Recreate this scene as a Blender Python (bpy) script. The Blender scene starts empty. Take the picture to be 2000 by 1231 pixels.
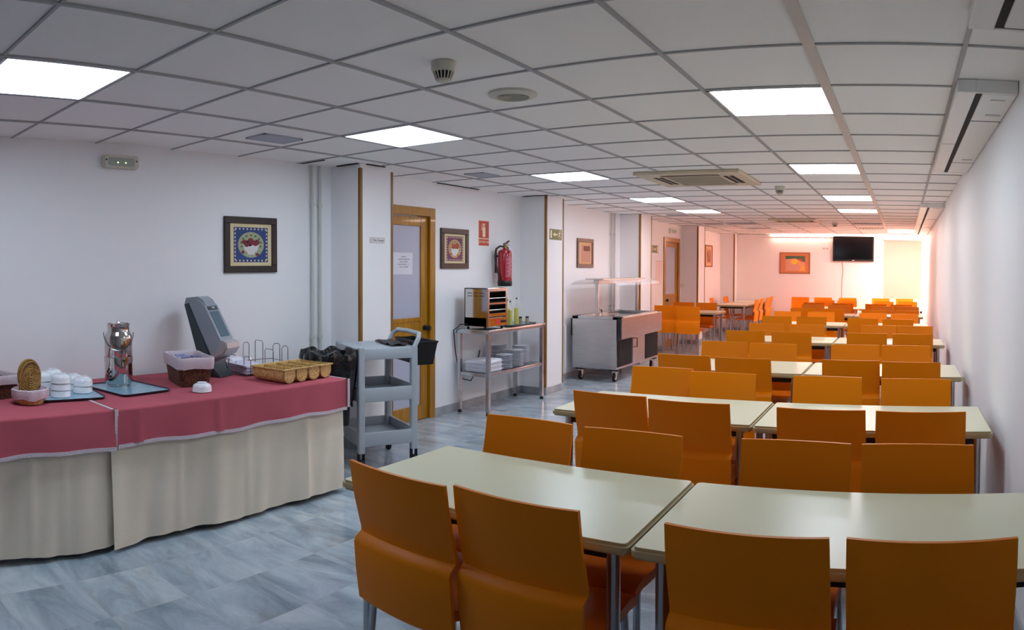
import bpy, bmesh, math, random
from mathutils import Vector, Matrix, Euler
random.seed(7)
S = bpy.context.scene
COL = S.collection
PI = math.pi
# ------------------------------------------------------------------ camera (the photo is a stitched cylindrical panorama)
CX, HY, F, PITCH, ROLL, EYE = 1764.45, 554.23, 1397.13, .0175, .015, 1.513
cam = bpy.data.cameras.new('camera')
cam.type = 'PANO'
cam.panorama_type = 'CENTRAL_CYLINDRICAL'
cam.central_cylindrical_range_u_min = (0 - CX) / F
cam.central_cylindrical_range_u_max = (2000 - CX) / F
cam.central_cylindrical_range_v_min = (HY - 1231) / F
cam.central_cylindrical_range_v_max = HY / F
cam.central_cylindrical_radius = 1.0
cam.clip_start = .02
co = bpy.data.objects.new('camera', cam)
COL.objects.link(co)
Rw = (Matrix.Rotation(ROLL, 3, 'Y') @ Matrix.Rotation(PITCH, 3, 'X')).transposed()   # camera frame (right, ahead, up) -> world
co.matrix_world = Matrix.Translation((0, 0, EYE)) @ (Rw @ Matrix.Rotation(PI / 2, 3, 'X')).to_4x4()
S.camera = co
# ------------------------------------------------------------------ world, view
S.view_settings.view_transform = 'Standard'
S.view_settings.look = 'None'
S.view_settings.exposure = 0.38
S.view_settings.gamma = 1.0
S.view_settings.use_curve_mapping = False
S.render.engine = 'CYCLES'
S.cycles.use_denoising = True
S.cycles.max_bounces = 10
S.cycles.diffuse_bounces = 8
S.cycles.glossy_bounces = 4
S.cycles.sample_clamp_indirect = 6
w = bpy.data.worlds.new('world')
w.use_nodes = True
w.node_tree.nodes['Background'].inputs[0].default_value = (.55, .7, 1, 1)
w.node_tree.nodes['Background'].inputs[1].default_value = .6
S.world = w
LIGHT_COOL = ((.72, .86, 1.0), 14)
LIGHT_MID = ((.84, .91, 1.0), 15)
LIGHT_WARM = ((1.0, .84, .84), 16)
LIGHT_FAR = ((1.0, .72, .66), 20)
LIGHT_ADDED_END = ((1.0, .56, .50), 56)


# ------------------------------------------------------------------ materials
def lin(c):
    return tuple(((x / 255) / 12.92 if x / 255 <= .04045 else ((x / 255 + .055) / 1.055) ** 2.4) for x in c)


def mat(name, rgb, rough=.5, metal=0.0, emit=None, strength=0, alpha=1, trans=0, spec=.5, coat=0, noise=None, bump=None, emit_rgb=None):
    m = bpy.data.materials.new(name)
    m.use_nodes = True
    nt = m.node_tree
    b = nt.nodes['Principled BSDF']
    c = lin(rgb) + (1,)
    b.inputs['Base Color'].default_value = c
    b.inputs['Roughness'].default_value = rough
    b.inputs['Metallic'].default_value = metal
    b.inputs['Specular IOR Level'].default_value = spec
    b.inputs['Alpha'].default_value = alpha
    b.inputs['Transmission Weight'].default_value = trans
    b.inputs['Coat Weight'].default_value = coat
    if emit:
        b.inputs['Emission Color'].default_value = emit + (1,)
        b.inputs['Emission Strength'].default_value = strength
    tc = nt.nodes.new('ShaderNodeTexCoord')
    if noise:                                    # (scale, second colour, stretch)
        sc, rgb2, st = noise
        mp = nt.nodes.new('ShaderNodeMapping')
        mp.inputs['Scale'].default_value = st
        n = nt.nodes.new('ShaderNodeTexNoise')
        n.inputs['Scale'].default_value = sc
        n.inputs['Detail'].default_value = 5
        r = nt.nodes.new('ShaderNodeValToRGB')
        r.color_ramp.elements[0].position = .35
        r.color_ramp.elements[1].position = .68
        r.color_ramp.elements[0].color = c
        r.color_ramp.elements[1].color = lin(rgb2) + (1,)
        nt.links.new(tc.outputs['Object'], mp.inputs[0])
        nt.links.new(mp.outputs[0], n.inputs[0])
        nt.links.new(n.outputs[0], r.inputs[0])
        nt.links.new(r.outputs[0], b.inputs['Base Color'])
    if bump:                                     # (scale, strength)
        n = nt.nodes.new('ShaderNodeTexNoise')
        n.inputs['Scale'].default_value = bump[0]
        n.inputs['Detail'].default_value = 4
        bu = nt.nodes.new('ShaderNodeBump')
        bu.inputs['Strength'].default_value = bump[1]
        bu.inputs['Distance'].default_value = .01
        nt.links.new(tc.outputs['Object'], n.inputs[0])
        nt.links.new(n.outputs[0], bu.inputs['Height'])
        nt.links.new(bu.outputs[0], b.inputs['Normal'])
    return m


def N(nt, typ, **kw):
    n = nt.nodes.new(typ)
    for k, v in kw.items():
        setattr(n, k, v)
    return n


def floor_material():
    m = bpy.data.materials.new('grey_marble_tiles')
    m.use_nodes = True
    nt = m.node_tree
    b = nt.nodes['Principled BSDF']
    tc = N(nt, 'ShaderNodeTexCoord')
    mp = N(nt, 'ShaderNodeMapping')
    mp.inputs['Location'].default_value = (3.145, -1.362, 0)
    br = N(nt, 'ShaderNodeTexBrick', offset=0, squash=1)
    br.inputs['Scale'].default_value = 1
    br.inputs['Brick Width'].default_value = .394
    br.inputs['Row Height'].default_value = .394
    br.inputs['Mortar Size'].default_value = .0016
    br.inputs['Mortar Smooth'].default_value = .3
    br.inputs['Color1'].default_value = (0, 0, 0, 1)
    br.inputs['Color2'].default_value = (1, 1, 1, 1)
    br.inputs['Mortar'].default_value = (.5, .5, .5, 1)
    nt.links.new(tc.outputs['Object'], mp.inputs[0])
    nt.links.new(mp.outputs[0], br.inputs[0])
    # every slab has its own veining: shift the noise by the slab's random value
    add = N(nt, 'ShaderNodeVectorMath', operation='MULTIPLY_ADD')
    add.inputs[1].default_value = (9.1, 5.3, 17.0)
    st = N(nt, 'ShaderNodeMapping')
    st.inputs['Rotation'].default_value = (0, 0, .5)
    st.inputs['Scale'].default_value = (.55, 1.5, 1)
    nt.links.new(tc.outputs['Object'], st.inputs[0])
    nt.links.new(br.outputs['Color'], add.inputs[0])
    nt.links.new(st.outputs[0], add.inputs[2])
    n1 = N(nt, 'ShaderNodeTexNoise')
    n1.inputs['Scale'].default_value = 3.2
    n1.inputs['Detail'].default_value = 9
    n1.inputs['Roughness'].default_value = .65
    n1.inputs['Distortion'].default_value = .7
    nt.links.new(add.outputs[0], n1.inputs[0])
    r1 = N(nt, 'ShaderNodeValToRGB')
    e = r1.color_ramp.elements
    e[0].position = .28
    e[0].color = lin((122, 138, 150)) + (1,)
    e[1].position = .72
    e[1].color = lin((206, 216, 222)) + (1,)
    e2 = e.new(.5)
    e2.color = lin((168, 182, 194)) + (1,)
    nt.links.new(n1.outputs[0], r1.inputs[0])
    n2 = N(nt, 'ShaderNodeTexNoise')
    n2.inputs['Scale'].default_value = 1.3
    n2.inputs['Detail'].default_value = 6
    n2.inputs['Distortion'].default_value = 2.5
    nt.links.new(add.outputs[0], n2.inputs[0])
    r2 = N(nt, 'ShaderNodeValToRGB')
    r2.color_ramp.elements[0].position = .58
    r2.color_ramp.elements[0].color = (0, 0, 0, 1)
    r2.color_ramp.elements[1].position = .75
    r2.color_ramp.elements[1].color = (.6, .6, .6, 1)
    nt.links.new(n2.outputs[0], r2.inputs[0])
    mx = N(nt, 'ShaderNodeMixRGB')
    mx.inputs[2].default_value = lin((128, 122, 104)) + (1,)
    nt.links.new(r2.outputs[0], mx.inputs[0])
    nt.links.new(r1.outputs[0], mx.inputs[1])
    # slab to slab tone
    hs = N(nt, 'ShaderNodeMixRGB', blend_type='MULTIPLY')
    hs.inputs[0].default_value = .10
    nt.links.new(mx.outputs[0], hs.inputs[1])
    nt.links.new(br.outputs['Color'], hs.inputs[2])
    mj = N(nt, 'ShaderNodeMixRGB')
    mj.inputs[2].default_value = lin((176, 178, 176)) + (1,)
    nt.links.new(br.outputs['Fac'], mj.inputs[0])
    nt.links.new(hs.outputs[0], mj.inputs[1])
    nt.links.new(mj.outputs[0], b.inputs['Base Color'])
    b.inputs['Roughness'].default_value = .17
    b.inputs['Specular IOR Level'].default_value = .55
    return m


M = dict(
    floor=floor_material(),
    wall=mat('white_wall_paint', (240, 240, 242), .6, bump=(60, .03)),
    tile=mat('ceiling_tile', (246, 245, 243), .85, bump=(140, .12)),
    grid=mat('ceiling_grid_metal', (172, 172, 174), .6),
    grid_wide=mat('ceiling_main_rail', (206, 200, 194), .5),
    void=mat('dark_gap', (22, 22, 24), .8),
    skirting=mat('marble_skirting', (172, 176, 180), .3, noise=(6, (140, 146, 152), (1, 1, 1))),
    oak=mat('varnished_pine', (176, 124, 22), .32, noise=(3, (150, 98, 10), (14, 14, .8)), coat=.2),
    bead=mat('wood_corner_bead', (150, 106, 38), .4, noise=(4, (126, 86, 26), (10, 10, 1))),
    frosted=mat('frosted_glass', (176, 182, 202), .25, spec=.6),
    black=mat('black_plastic', (14, 14, 16), .4),
    bag=mat('black_bin_bag', (9, 9, 11), .22, bump=(22, .9)),
    rubber=mat('black_rubber', (18, 18, 18), .7),
    chair=mat('orange_plastic', (226, 126, 4), .42, spec=.15, bump=(420, .04)),
    steel_leg=mat('satin_chrome_tube', (178, 182, 188), .25, 1),
    laminate=mat('cream_laminate', (222, 218, 186), .28, spec=.3, noise=(3, (221, 216, 188), (1, 1, 1))),
    edging=mat('beige_table_edging', (176, 160, 120), .4),
    dark_metal=mat('dark_grey_metal', (42, 40, 42), .45, .6),
    steel=mat('brushed_stainless_steel', (196, 197, 200), .27, 1, noise=(6, (180, 182, 186), (1, 1, 30))),
    polished=mat('polished_steel', (205, 200, 196), .1, 1),
    chromewire=mat('chrome_wire', (150, 152, 158), .2, 1),
    brass=mat('brass', (150, 130, 70), .35, 1),
    pipe=mat('painted_pipe', (206, 206, 202), .45),
    red_cloth=mat('dusty_red_tablecloth', (186, 86, 100), .9, noise=(3, (176, 78, 92), (1, 1, 1)), bump=(260, .15)),
    lace=mat('white_lace_trim', (212, 196, 204), .9, bump=(120, .5)),
    beige_cloth=mat('beige_tablecloth', (238, 224, 204), .95, noise=(2, (228, 214, 194), (1, 1, 1)), bump=(200, .2)),
    white_cloth=mat('white_cotton', (228, 228, 236), .9, bump=(80, .3)),
    porcelain=mat('white_porcelain', (232, 234, 240), .12, coat=.4),
    plate_rim=mat('blue_plate_rim', (66, 78, 120), .2),
    tray=mat('pale_blue_tray', (140, 178, 198), .22, noise=(40, (120, 160, 184), (1, 1, 1))),
    tray_edge=mat('dark_tray_rim', (30, 36, 48), .4),
    wicker=mat('golden_wicker', (166, 124, 52), .6, noise=(70, (112, 76, 24), (1, 1, 1)), bump=(90, .8)),
    brown_wicker=mat('brown_wicker', (112, 66, 38), .6, noise=(60, (44, 22, 14), (1, 1, 1)), bump=(80, .9)),
    pale_wicker=mat('honey_wicker', (226, 192, 126), .6, noise=(60, (184, 146, 80), (1, 1, 1)), bump=(90, .8)),
    grey_plastic=mat('pale_grey_plastic', (172, 179, 186), .45, bump=(300, .05)),
    disp_grey=mat('grey_dispenser_plastic', (146, 154, 164), .3),
    disp_dark=mat('dark_teal_plastic', (52, 66, 72), .4),
    disp_window=mat('smoked_window', (92, 112, 126), .12),
    blue_packet=mat('blue_foil_packet', (44, 60, 150), .3, noise=(60, (190, 196, 224), (1, 1, 1))),
    yellow_packet=mat('yellow_green_packet', (176, 168, 92), .3, noise=(25, (120, 150, 150), (1, 1, 1))),
    paper=mat('white_paper', (222, 222, 232), .8),
    purple_paper=mat('lilac_paper_stack', (222, 216, 234), .8),
    frame_dark=mat('dark_brown_frame', (44, 26, 22), .35, noise=(6, (26, 16, 14), (1, 8, 1))),
    frame_brown=mat('brown_frame', (92, 56, 44), .35),
    frame_light=mat('light_wood_frame', (150, 92, 48), .4),
    mount=mat('cream_picture_mount', (222, 204, 160), .8),
    mount_peach=mat('peach_picture_mount', (226, 176, 128), .8),
    blue_print=mat('blue_print', (52, 72, 128), .8),
    plum_print=mat('plum_print', (118, 66, 92), .8),
    grey_green=mat('sage_print', (164, 168, 134), .8),
    tan_print=mat('tan_print', (196, 158, 116), .8),
    fruit_red=mat('berry_red_print', (126, 50, 62), .8),
    fruit_orange=mat('orange_red_print', (176, 84, 58), .8),
    print_white=mat('white_print', (216, 214, 212), .8),
    print_green=mat('leaf_green_print', (70, 100, 78), .8),
    print_yellow=mat('yellow_print', (226, 196, 70), .8),
    print_rose=mat('rose_print', (206, 150, 130), .8),
    print_brown=mat('brown_print', (140, 84, 66), .8),
    sign_red=mat('red_sign', (196, 44, 26), .5),
    sign_green=mat('photoluminescent_green_sign', (112, 112, 60), .5),
    sign_cream=mat('cream_sign_ink', (232, 224, 186), .5),
    ext_red=mat('fire_red_enamel', (168, 14, 32), .2, coat=.6),
    label_grey=mat('printed_label', (206, 180, 190), .5),
    ink=mat('dark_ink', (70, 66, 84), .8),
    sign_edge=mat('pink_grey_sign_edge', (170, 120, 134), .6),
    white_plastic=mat('white_plastic', (226, 226, 224), .4),
    ivory=mat('ivory_plastic', (206, 204, 190), .45),
    unit_cream=mat('cream_air_unit', (206, 196, 170), .45),
    unit_grille=mat('olive_grey_grille', (146, 142, 116), .6, bump=(300, .3)),
    grey_grille=mat('grey_vent', (172, 178, 190), .6),
    glassish=mat('clear_acrylic', (235, 240, 244), .05, alpha=.28),
    bottle_glass=mat('clear_bottle_glass', (225, 232, 200), .04, alpha=.22),
    oil=mat('olive_oil', (206, 196, 20), .15),
    vinegar=mat('dark_vinegar', (90, 40, 18), .15),
    salt=mat('spice_jar', (150, 140, 112), .2),
    element=mat('oven_interior', (40, 26, 22), .6),
    screen=mat('tv_screen', (5, 5, 8), .12),
    blind=mat('backlit_roller_blind', (158, 172, 158), .9, spec=.1, emit=(1.0, .93, .74), strength=.10),  # faint emission stands in for daylight coming through the opaque fabric
    daylight=mat('daylight_pane', (250, 245, 235), .5, emit=(1.0, .72, .52), strength=14),
    led=mat('green_led', (180, 230, 120), .4, emit=(.7, 1, .35), strength=2.2),
    water=mat('dark_well', (20, 24, 28), .15, .4),
    brown_seat=mat('seat_orange', (206, 96, 8), .4, spec=.2),
)


# ------------------------------------------------------------------ geometry helpers
def link(o):
    COL.objects.link(o)
    return o


def obj(name, bm, m, parent=None, smooth=False, label=None):
    me = bpy.data.meshes.new(name)
    bmesh.ops.recalc_face_normals(bm, faces=bm.faces)
    bm.to_mesh(me)
    bm.free()
    me.materials.append(M[m] if isinstance(m, str) else m)
    if smooth:
        for p in me.polygons:
            p.use_smooth = True
        me.set_sharp_from_angle(angle=math.radians(38))
    o = link(bpy.data.objects.new(name, me))
    if parent is not None:
        o.parent = parent
    if label:
        o['label'] = label
    return o


def thing(name, label, cat, loc=(0, 0, 0), rz=0, group=None):
    o = link(bpy.data.objects.new(name, None))
    o.location = loc
    o.rotation_euler = (0, 0, rz)
    o['label'] = label
    o['category'] = cat
    if group:
        o['group'] = group
    return o


def tag(o, label, cat, group=None, loc=None, rz=None):
    o['label'] = label
    o['category'] = cat
    if group:
        o['group'] = group
    if loc is not None:
        o.location = loc
    if rz is not None:
        o.rotation_euler[2] = rz
    return o


def struct(name, bm, m, parent=None, smooth=False):
    o = obj(name, bm, m, parent, smooth)
    o['kind'] = 'structure'
    return o


def NB():
    return bmesh.new()


def box(bm, x0, x1, y0, y1, z0, z1, bev=0, seg=2):
    vs = [bm.verts.new((x, y, z)) for x in (x0, x1) for y in (y0, y1) for z in (z0, z1)]
    fs = [(0, 1, 3, 2), (4, 6, 7, 5), (0, 4, 5, 1), (2, 3, 7, 6), (0, 2, 6, 4), (1, 5, 7, 3)]
    faces = [bm.faces.new([vs[i] for i in f]) for f in fs]
    if bev:
        es = set(e for f in faces for e in f.edges)
        bmesh.ops.bevel(bm, geom=list(es), offset=bev, segments=seg, affect='EDGES', profile=.5)
    return bm


def B(*a, **k):
    return box(NB(), *a, **k)


def ring(bm, c, n1, n2, r, seg):
    return [bm.verts.new(c + n1 * (r * math.cos(2 * PI * i / seg)) + n2 * (r * math.sin(2 * PI * i / seg))) for i in range(seg)]


def tube(bm, pts, r, seg=8, caps=True, radii=None):
    pts = [Vector(p) for p in pts]
    rings = []
    ref = Vector((0, 0, 1))
    d0 = (pts[1] - pts[0]).normalized()
    if abs(d0.dot(ref)) > .9:
        ref = Vector((1, 0, 0))
    n1 = d0.cross(ref).normalized()
    for i, p in enumerate(pts):
        a = pts[max(i - 1, 0)]
        b = pts[min(i + 1, len(pts) - 1)]
        d = (b - a).normalized()
        n1 = (n1 - d * n1.dot(d)).normalized()
        rings.append(ring(bm, p, n1, d.cross(n1), radii[i] if radii else r, seg))
    for a, b in zip(rings, rings[1:]):
        for i in range(seg):
            j = (i + 1) % seg
            bm.faces.new((a[i], a[j], b[j], b[i]))
    if caps:
        bm.faces.new(rings[0])
        bm.faces.new(rings[-1])
    return bm


def lathe(bm, prof, c=(0, 0, 0), seg=24, sx=1, sy=1):
    c = Vector(c)
    rings = []
    for r, z in prof:
        if r < 1e-5:
            rings.append([bm.verts.new(c + Vector((0, 0, z)))])
        else:
            rings.append([bm.verts.new(c + Vector((sx * r * math.cos(2 * PI * i / seg), sy * r * math.sin(2 * PI * i / seg), z))) for i in range(seg)])
    for a, b in zip(rings, rings[1:]):
        for i in range(seg):
            j = (i + 1) % seg
            if len(a) == 1 and len(b) == 1:
                continue
            if len(a) == 1:
                bm.faces.new((a[0], b[i], b[j]))
            elif len(b) == 1:
                bm.faces.new((a[i], a[j], b[0]))
            else:
                bm.faces.new((a[i], a[j], b[j], b[i]))
    if len(rings[0]) > 1 and prof[0] != prof[-1]:
        bm.faces.new(rings[0])
    if len(rings[-1]) > 1 and prof[0] != prof[-1]:
        bm.faces.new(rings[-1])
    return bm


def prism(bm, pts, axis, a, b, bev=0):
    """extrude a closed 2D outline along an axis: x -> pts are (y, z); y -> (x, z); z -> (x, y)"""
    def v(p, t):
        return {'x': (t, p[0], p[1]), 'y': (p[0], t, p[1]), 'z': (p[0], p[1], t)}[axis]
    A = [bm.verts.new(v(p, a)) for p in pts]
    Bv = [bm.verts.new(v(p, b)) for p in pts]
    fs = [bm.faces.new(A), bm.faces.new(Bv)]
    for i in range(len(pts)):
        j = (i + 1) % len(pts)
        fs.append(bm.faces.new((A[i], A[j], Bv[j], Bv[i])))
    if bev:
        bmesh.ops.bevel(bm, geom=list(set(e for f in fs[:2] for e in f.edges)), offset=bev, segments=2, affect='EDGES')
    return bm


def sheet(bm, fn, nu, nv, th=None):
    """surface fn(u, v) with u, v in 0..1, closed to a slab by the offset vector function th(u, v)"""
    g = [[bm.verts.new(fn(i / nu, j / nv)) for j in range(nv + 1)] for i in range(nu + 1)]
    for i in range(nu):
        for j in range(nv):
            bm.faces.new((g[i][j], g[i + 1][j], g[i + 1][j + 1], g[i][j + 1]))
    if th is not None:
        h = [[bm.verts.new(Vector(fn(i / nu, j / nv)) + Vector(th(i / nu, j / nv) if callable(th) else th)) for j in range(nv + 1)] for i in range(nu + 1)]
        for i in range(nu):
            for j in range(nv):
                bm.faces.new((h[i][j], h[i][j + 1], h[i + 1][j + 1], h[i + 1][j]))
        for i in range(nu):
            bm.faces.new((g[i][0], h[i][0], h[i + 1][0], g[i + 1][0]))
            bm.faces.new((g[i][nv], g[i + 1][nv], h[i + 1][nv], h[i][nv]))
        for j in range(nv):
            bm.faces.new((g[0][j], g[0][j + 1], h[0][j + 1], h[0][j]))
            bm.faces.new((g[nu][j], h[nu][j], h[nu][j + 1], g[nu][j + 1]))
    return bm


def circ(cx, cy, rx, ry, n=24, a0=0, a1=2 * PI):
    full = abs(a1 - a0 - 2 * PI) < 1e-6
    k = n if full else n + 1
    return [(cx + rx * math.cos(a0 + (a1 - a0) * i / n), cy + ry * math.sin(a0 + (a1 - a0) * i / n)) for i in range(k)]


def rrect(x0, x1, y0, y1, r, n=4):
    out = []
    for cx, cy, a in ((x1 - r, y1 - r, 0), (x0 + r, y1 - r, PI / 2), (x0 + r, y0 + r, PI), (x1 - r, y0 + r, 1.5 * PI)):
        out += [(cx + r * math.cos(a + PI / 2 * i / n), cy + r * math.sin(a + PI / 2 * i / n)) for i in range(n + 1)]
    return out


def text(name, body, size, parent, m, loc, rot, align='CENTER'):
    cu = bpy.data.curves.new(name, 'FONT')
    cu.body = body
    cu.size = size
    cu.align_x = align
    cu.align_y = 'CENTER'
    cu.extrude = .0004
    cu.materials.append(M[m])
    tmp = link(bpy.data.objects.new('lettering_source', cu))
    bpy.context.view_layer.update()
    me = bpy.data.meshes.new_from_object(tmp.evaluated_get(bpy.context.evaluated_depsgraph_get()))
    bpy.data.objects.remove(tmp)
    o = link(bpy.data.objects.new(name, me))
    o.parent = parent
    o.location = loc
    o.rotation_euler = rot
    return o


def dup(root, loc, rz, label, group=None):
    r = root.copy()
    COL.objects.link(r)
    r.location = loc
    r.rotation_euler = (0, 0, rz)
    r['label'] = label
    if group:
        r['group'] = group
    for ch in list(root.children):
        c = ch.copy()
        COL.objects.link(c)
        c.parent = r
        for g in ch.children:
            d = g.copy()
            COL.objects.link(d)
            d.parent = c
    return r


# ------------------------------------------------------------------ the room
XW, XR, YB, YF, ZC = -4.40, .50, -5.0, 17.10, 2.3634
GX, GY, SX, SY = -.3682, 2.6906, .5869, .6
struct('floor', B(XW - .2, XR + .2, YB - .2, YF + .2, -.1, 0), 'floor')
bm = NB()
DY = ((4.83, 5.66), (12.66, 13.50))                 # the two door openings in the left wall, z up to 2.05
y = YB
for a, b in DY:
    box(bm, XW - .15, XW, y, a, 0, ZC + .1)
    box(bm, XW - .15, XW, a, b, 2.05, ZC + .1)
    y = b
box(bm, XW - .15, XW, y, YF, 0, ZC + .1)
struct('wall_left', bm, 'wall')
struct('wall_right', B(XR, XR + .15, YB, YF, 0, ZC + .1), 'wall')
struct('wall_back', B(XW - .15, XR + .15, YB - .15, YB, 0, ZC + .1), 'wall')
WX0, WX1, WZ0, WZ1 = -.53, .46, .50, 2.30           # window opening in the far wall
bm = NB()
box(bm, XW - .15, WX0, YF, YF + .15, 0, ZC + .1)
box(bm, WX1, XR + .15, YF, YF + .15, 0, ZC + .1)
box(bm, WX0, WX1, YF, YF + .15, 0, WZ0)
box(bm, WX0, WX1, YF, YF + .15, WZ1, ZC + .1)
struct('wall_front', bm, 'wall')
struct('ceiling', B(XW - .15, XR + .15, YB - .15, YF + .15, ZC + .004, ZC + .12), 'tile')
# exposed T-bar grid
bm = NB()
j = -12
while GY + j * SY < YF:
    yy = GY + j * SY
    if yy > YB:
        box(bm, XW, XR, yy - .0065, yy + .0065, ZC - .003, ZC + .004)
    j += 1
for i in range(-6, 2):
    if i != 0:
        xx = GX + i * SX
        box(bm, xx - .009, xx + .009, YB, YF, ZC - .005, ZC + .004)
struct('trim_1', bm, 'grid')
struct('trim_2', B(GX - .022, GX + .022, YB, YF, ZC - .009, ZC + .003), 'grid_wide')
# pillars with wooden corner beads
for k, (a, b) in enumerate(((4.27, 4.67), (7.42, 7.86), (10.5, 11.0), (13.7, 14.18), (16.8, 17.09))):
    struct('wall_pillar', B(XW - .02, -4.05, a, b, 0, ZC + .02), 'wall')
    for n, yy in enumerate((a, b)):
        if k == 4 and n == 1:
            continue
        s = -1 if n == 0 else 1
        bm = NB()
        y0, y1 = (yy - .006, yy + .022) if n == 0 else (yy - .022, yy + .006)
        box(bm, -4.075, -4.044, y0, y1, .085, ZC - .004 if k else 2.33, .003, 1)
        struct('trim_3', bm, 'bead')
# marble skirting
bm = NB()
for a, b in ((YB, 4.27), (5.72, 7.42), (7.86, 10.5), (11.0, 12.58), (13.57, 13.7), (14.18, 16.8)):
    box(bm, XW, XW + .012, a, b, 0, .085, .002, 1)
box(bm, XW, XW + .012, 4.67, 4.77, 0, .085)
for a, b in ((4.27, 4.67), (7.42, 7.86), (10.5, 11.0), (13.7, 14.18), (16.8, 17.09)):
    box(bm, -4.05, -4.038, a - .012, b + .012, 0, .085, .002, 1)
    box(bm, XW, -4.05, a - .012, a, 0, .085)
    box(bm, XW, -4.05, b, b + .012, 0, .085)
struct('baseboard_left', bm, 'skirting')
struct('baseboard_right', B(XR - .012, XR, YB, YF, 0, .085, bev=.002, seg=1), 'skirting')
struct('baseboard_front', B(-4.038, XR - .012, YF - .012, YF, 0, .085, bev=.002, seg=1), 'skirting')
struct('trim_4', B(-4.04, XR, YF - .05, YF, ZC - .06, ZC - .006, bev=.01), 'wall')
tag(obj('added_strip_light', B(-3.2, XR - .06, YF - .062, YF - .0505, ZC - .052, ZC - .016, bev=.004), mat('added_strip_glow', (250, 250, 250), .5, emit=(1.0, .60, .46), strength=50)),
    'long thin glowing strip added along the top of the far wall', 'light')  # strip added to throw pink light over the far end
# gaps between ceiling tiles and the first two pillars
bm = NB()
box(bm, -4.38, -4.12, 3.90, 3.935, ZC - .0045, ZC + .002)
box(bm, -4.30, -4.06, 4.235, 4.262, ZC - .0045, ZC + .002)
box(bm, -4.046, -4.03, 4.33, 4.56, ZC - .0045, ZC + .002)
box(bm, -4.395, -4.38, 5.75, 6.5, ZC - .0045, ZC + .002)
box(bm, -4.36, -4.02, 7.39, 7.412, ZC - .0045, ZC + .002)
struct('trim_5', bm, 'void')


# ------------------------------------------------------------------ doors
def door(n, a, b, knob_side, swing):
    """a..b: outer edges of the frame along the wall"""
    root = link(bpy.data.objects.new('door_%d' % n, None))
    root['kind'] = 'structure'
    root.location = (XW, 0, 0)
    bm = NB()
    t, zt = .085, 2.10
    for y0, y1, z0, z1 in ((a, a + t, 0, zt), (b - t, b, 0, zt), (a + t, b - t, zt - t, zt)):
        box(bm, -.15, .022, y0, y1, z0, z1, .005, 2)
    obj('door_frame', bm, 'oak', root)
    la, lb = a + t + .004, b - t - .004
    sub = link(bpy.data.objects.new('door_leaf', None))
    sub.parent = root
    if swing:
        sub.location = (-.07, lb, 0)
        sub.rotation_euler = (0, 0, swing)
        off = -lb
    else:
        sub.location = (-.03, 0, 0)
        off = 0
    bm = NB()
    st = .105
    y0, y1 = la + off, lb + off
    box(bm, -.02, .02, y0, y0 + st, .006, 2.01, .004)
    box(bm, -.02, .02, y1 - st, y1, .006, 2.01, .004)
    for z0, z1 in ((.006, .15), (.72, .80), (.98, 1.02), (1.915, 2.01)):
        box(bm, -.02, .02, y0 + st, y1 - st, z0, z1, .004)
    box(bm, -.012, .012, y0 + st, y1 - st, .80, .98)
    obj('door_stile_frame', bm, 'oak', sub)
    obj('door_pane', B(-.005, .005, y0 + st - .01, y1 - st + .01, 1.02, 1.915), 'frosted', sub)
    obj('door_pane', B(-.005, .005, y0 + st - .01, y1 - st + .01, .15, .72), 'frosted', sub)
    ky = (y1 - .05) if knob_side > 0 else (y0 + .05)
    bm = NB()
    lathe(bm, [(0, .02), (.03, .02), (.03, .028), (.011, .032), (.011, .052), (.026, .06), (.031, .075), (.024, .09), (0, .094)], seg=20)
    bmesh.ops.rotate(bm, verts=bm.verts, cent=(0, 0, 0), matrix=Matrix.Rotation(PI / 2, 3, 'Y'))
    bmesh.ops.translate(bm, verts=bm.verts, vec=(0, ky, .91))
    obj('door_handle', bm, 'black', sub, True)
    return root


door(1, 4.78, 5.71, 1, 0)
door(2, 12.60, 13.56, -1, .0)

# ------------------------------------------------------------------ window
root = link(bpy.data.objects.new('window_1', None))
root['kind'] = 'structure'
root.location = (0, YF, 0)
bm = NB()
for x0, x1, z0, z1 in ((WX0, WX0 + .06, WZ0, WZ1), (WX1 - .06, WX1, WZ0, WZ1), (WX0, WX1, WZ0, WZ0 + .06), (WX0, WX1, WZ1 - .06, WZ1), (-.06, 0, WZ0, WZ1)):
    box(bm, x0, x1, .05, .11, z0, z1, .006)
obj('window_frame', bm, 'white_plastic', root)
obj('window_pane', B(WX0 + .05, WX1 - .05, .09, .1, WZ0 + .05, WZ1 - .05), 'daylight', root)
bm = NB()
box(bm, WX0 - .04, WX1 + .03, -.012, .05, WZ0 - .04, WZ0, .004)
for x0, x1 in ((WX0 - .05, WX0), (WX1, WX1 + .035)):
    box(bm, x0, x1, -.012, .0, WZ0, WZ1 + .03, .003)
obj('window_sill', bm, 'white_plastic', root)
bl = thing('roller_blind', 'cream roller blind pulled down over the bright window beside the television', 'blind', (0, YF - .035, 0))
bm = NB()
sheet(bm, lambda u, v: (WX0 + .05 + u * (WX1 - WX0 - .09), .006 * math.sin(u * 5), .84 + v * 1.40), 24, 2, (0, .002, 0))
obj('blind_fabric', bm, 'blind', bl, True)
bm = NB()
tube(bm, [(WX0 + .02, 0, 2.255), (WX1 - .02, 0, 2.255)], .024, 14)
obj('blind_roller', bm, 'white_plastic', bl, True)
bm = NB()
tube(bm, [(WX0 + .05, 0, .84), (WX1 - .04, 0, .84)], .009, 10)
obj('bottom_bar', bm, 'white_plastic', bl, True)


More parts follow.
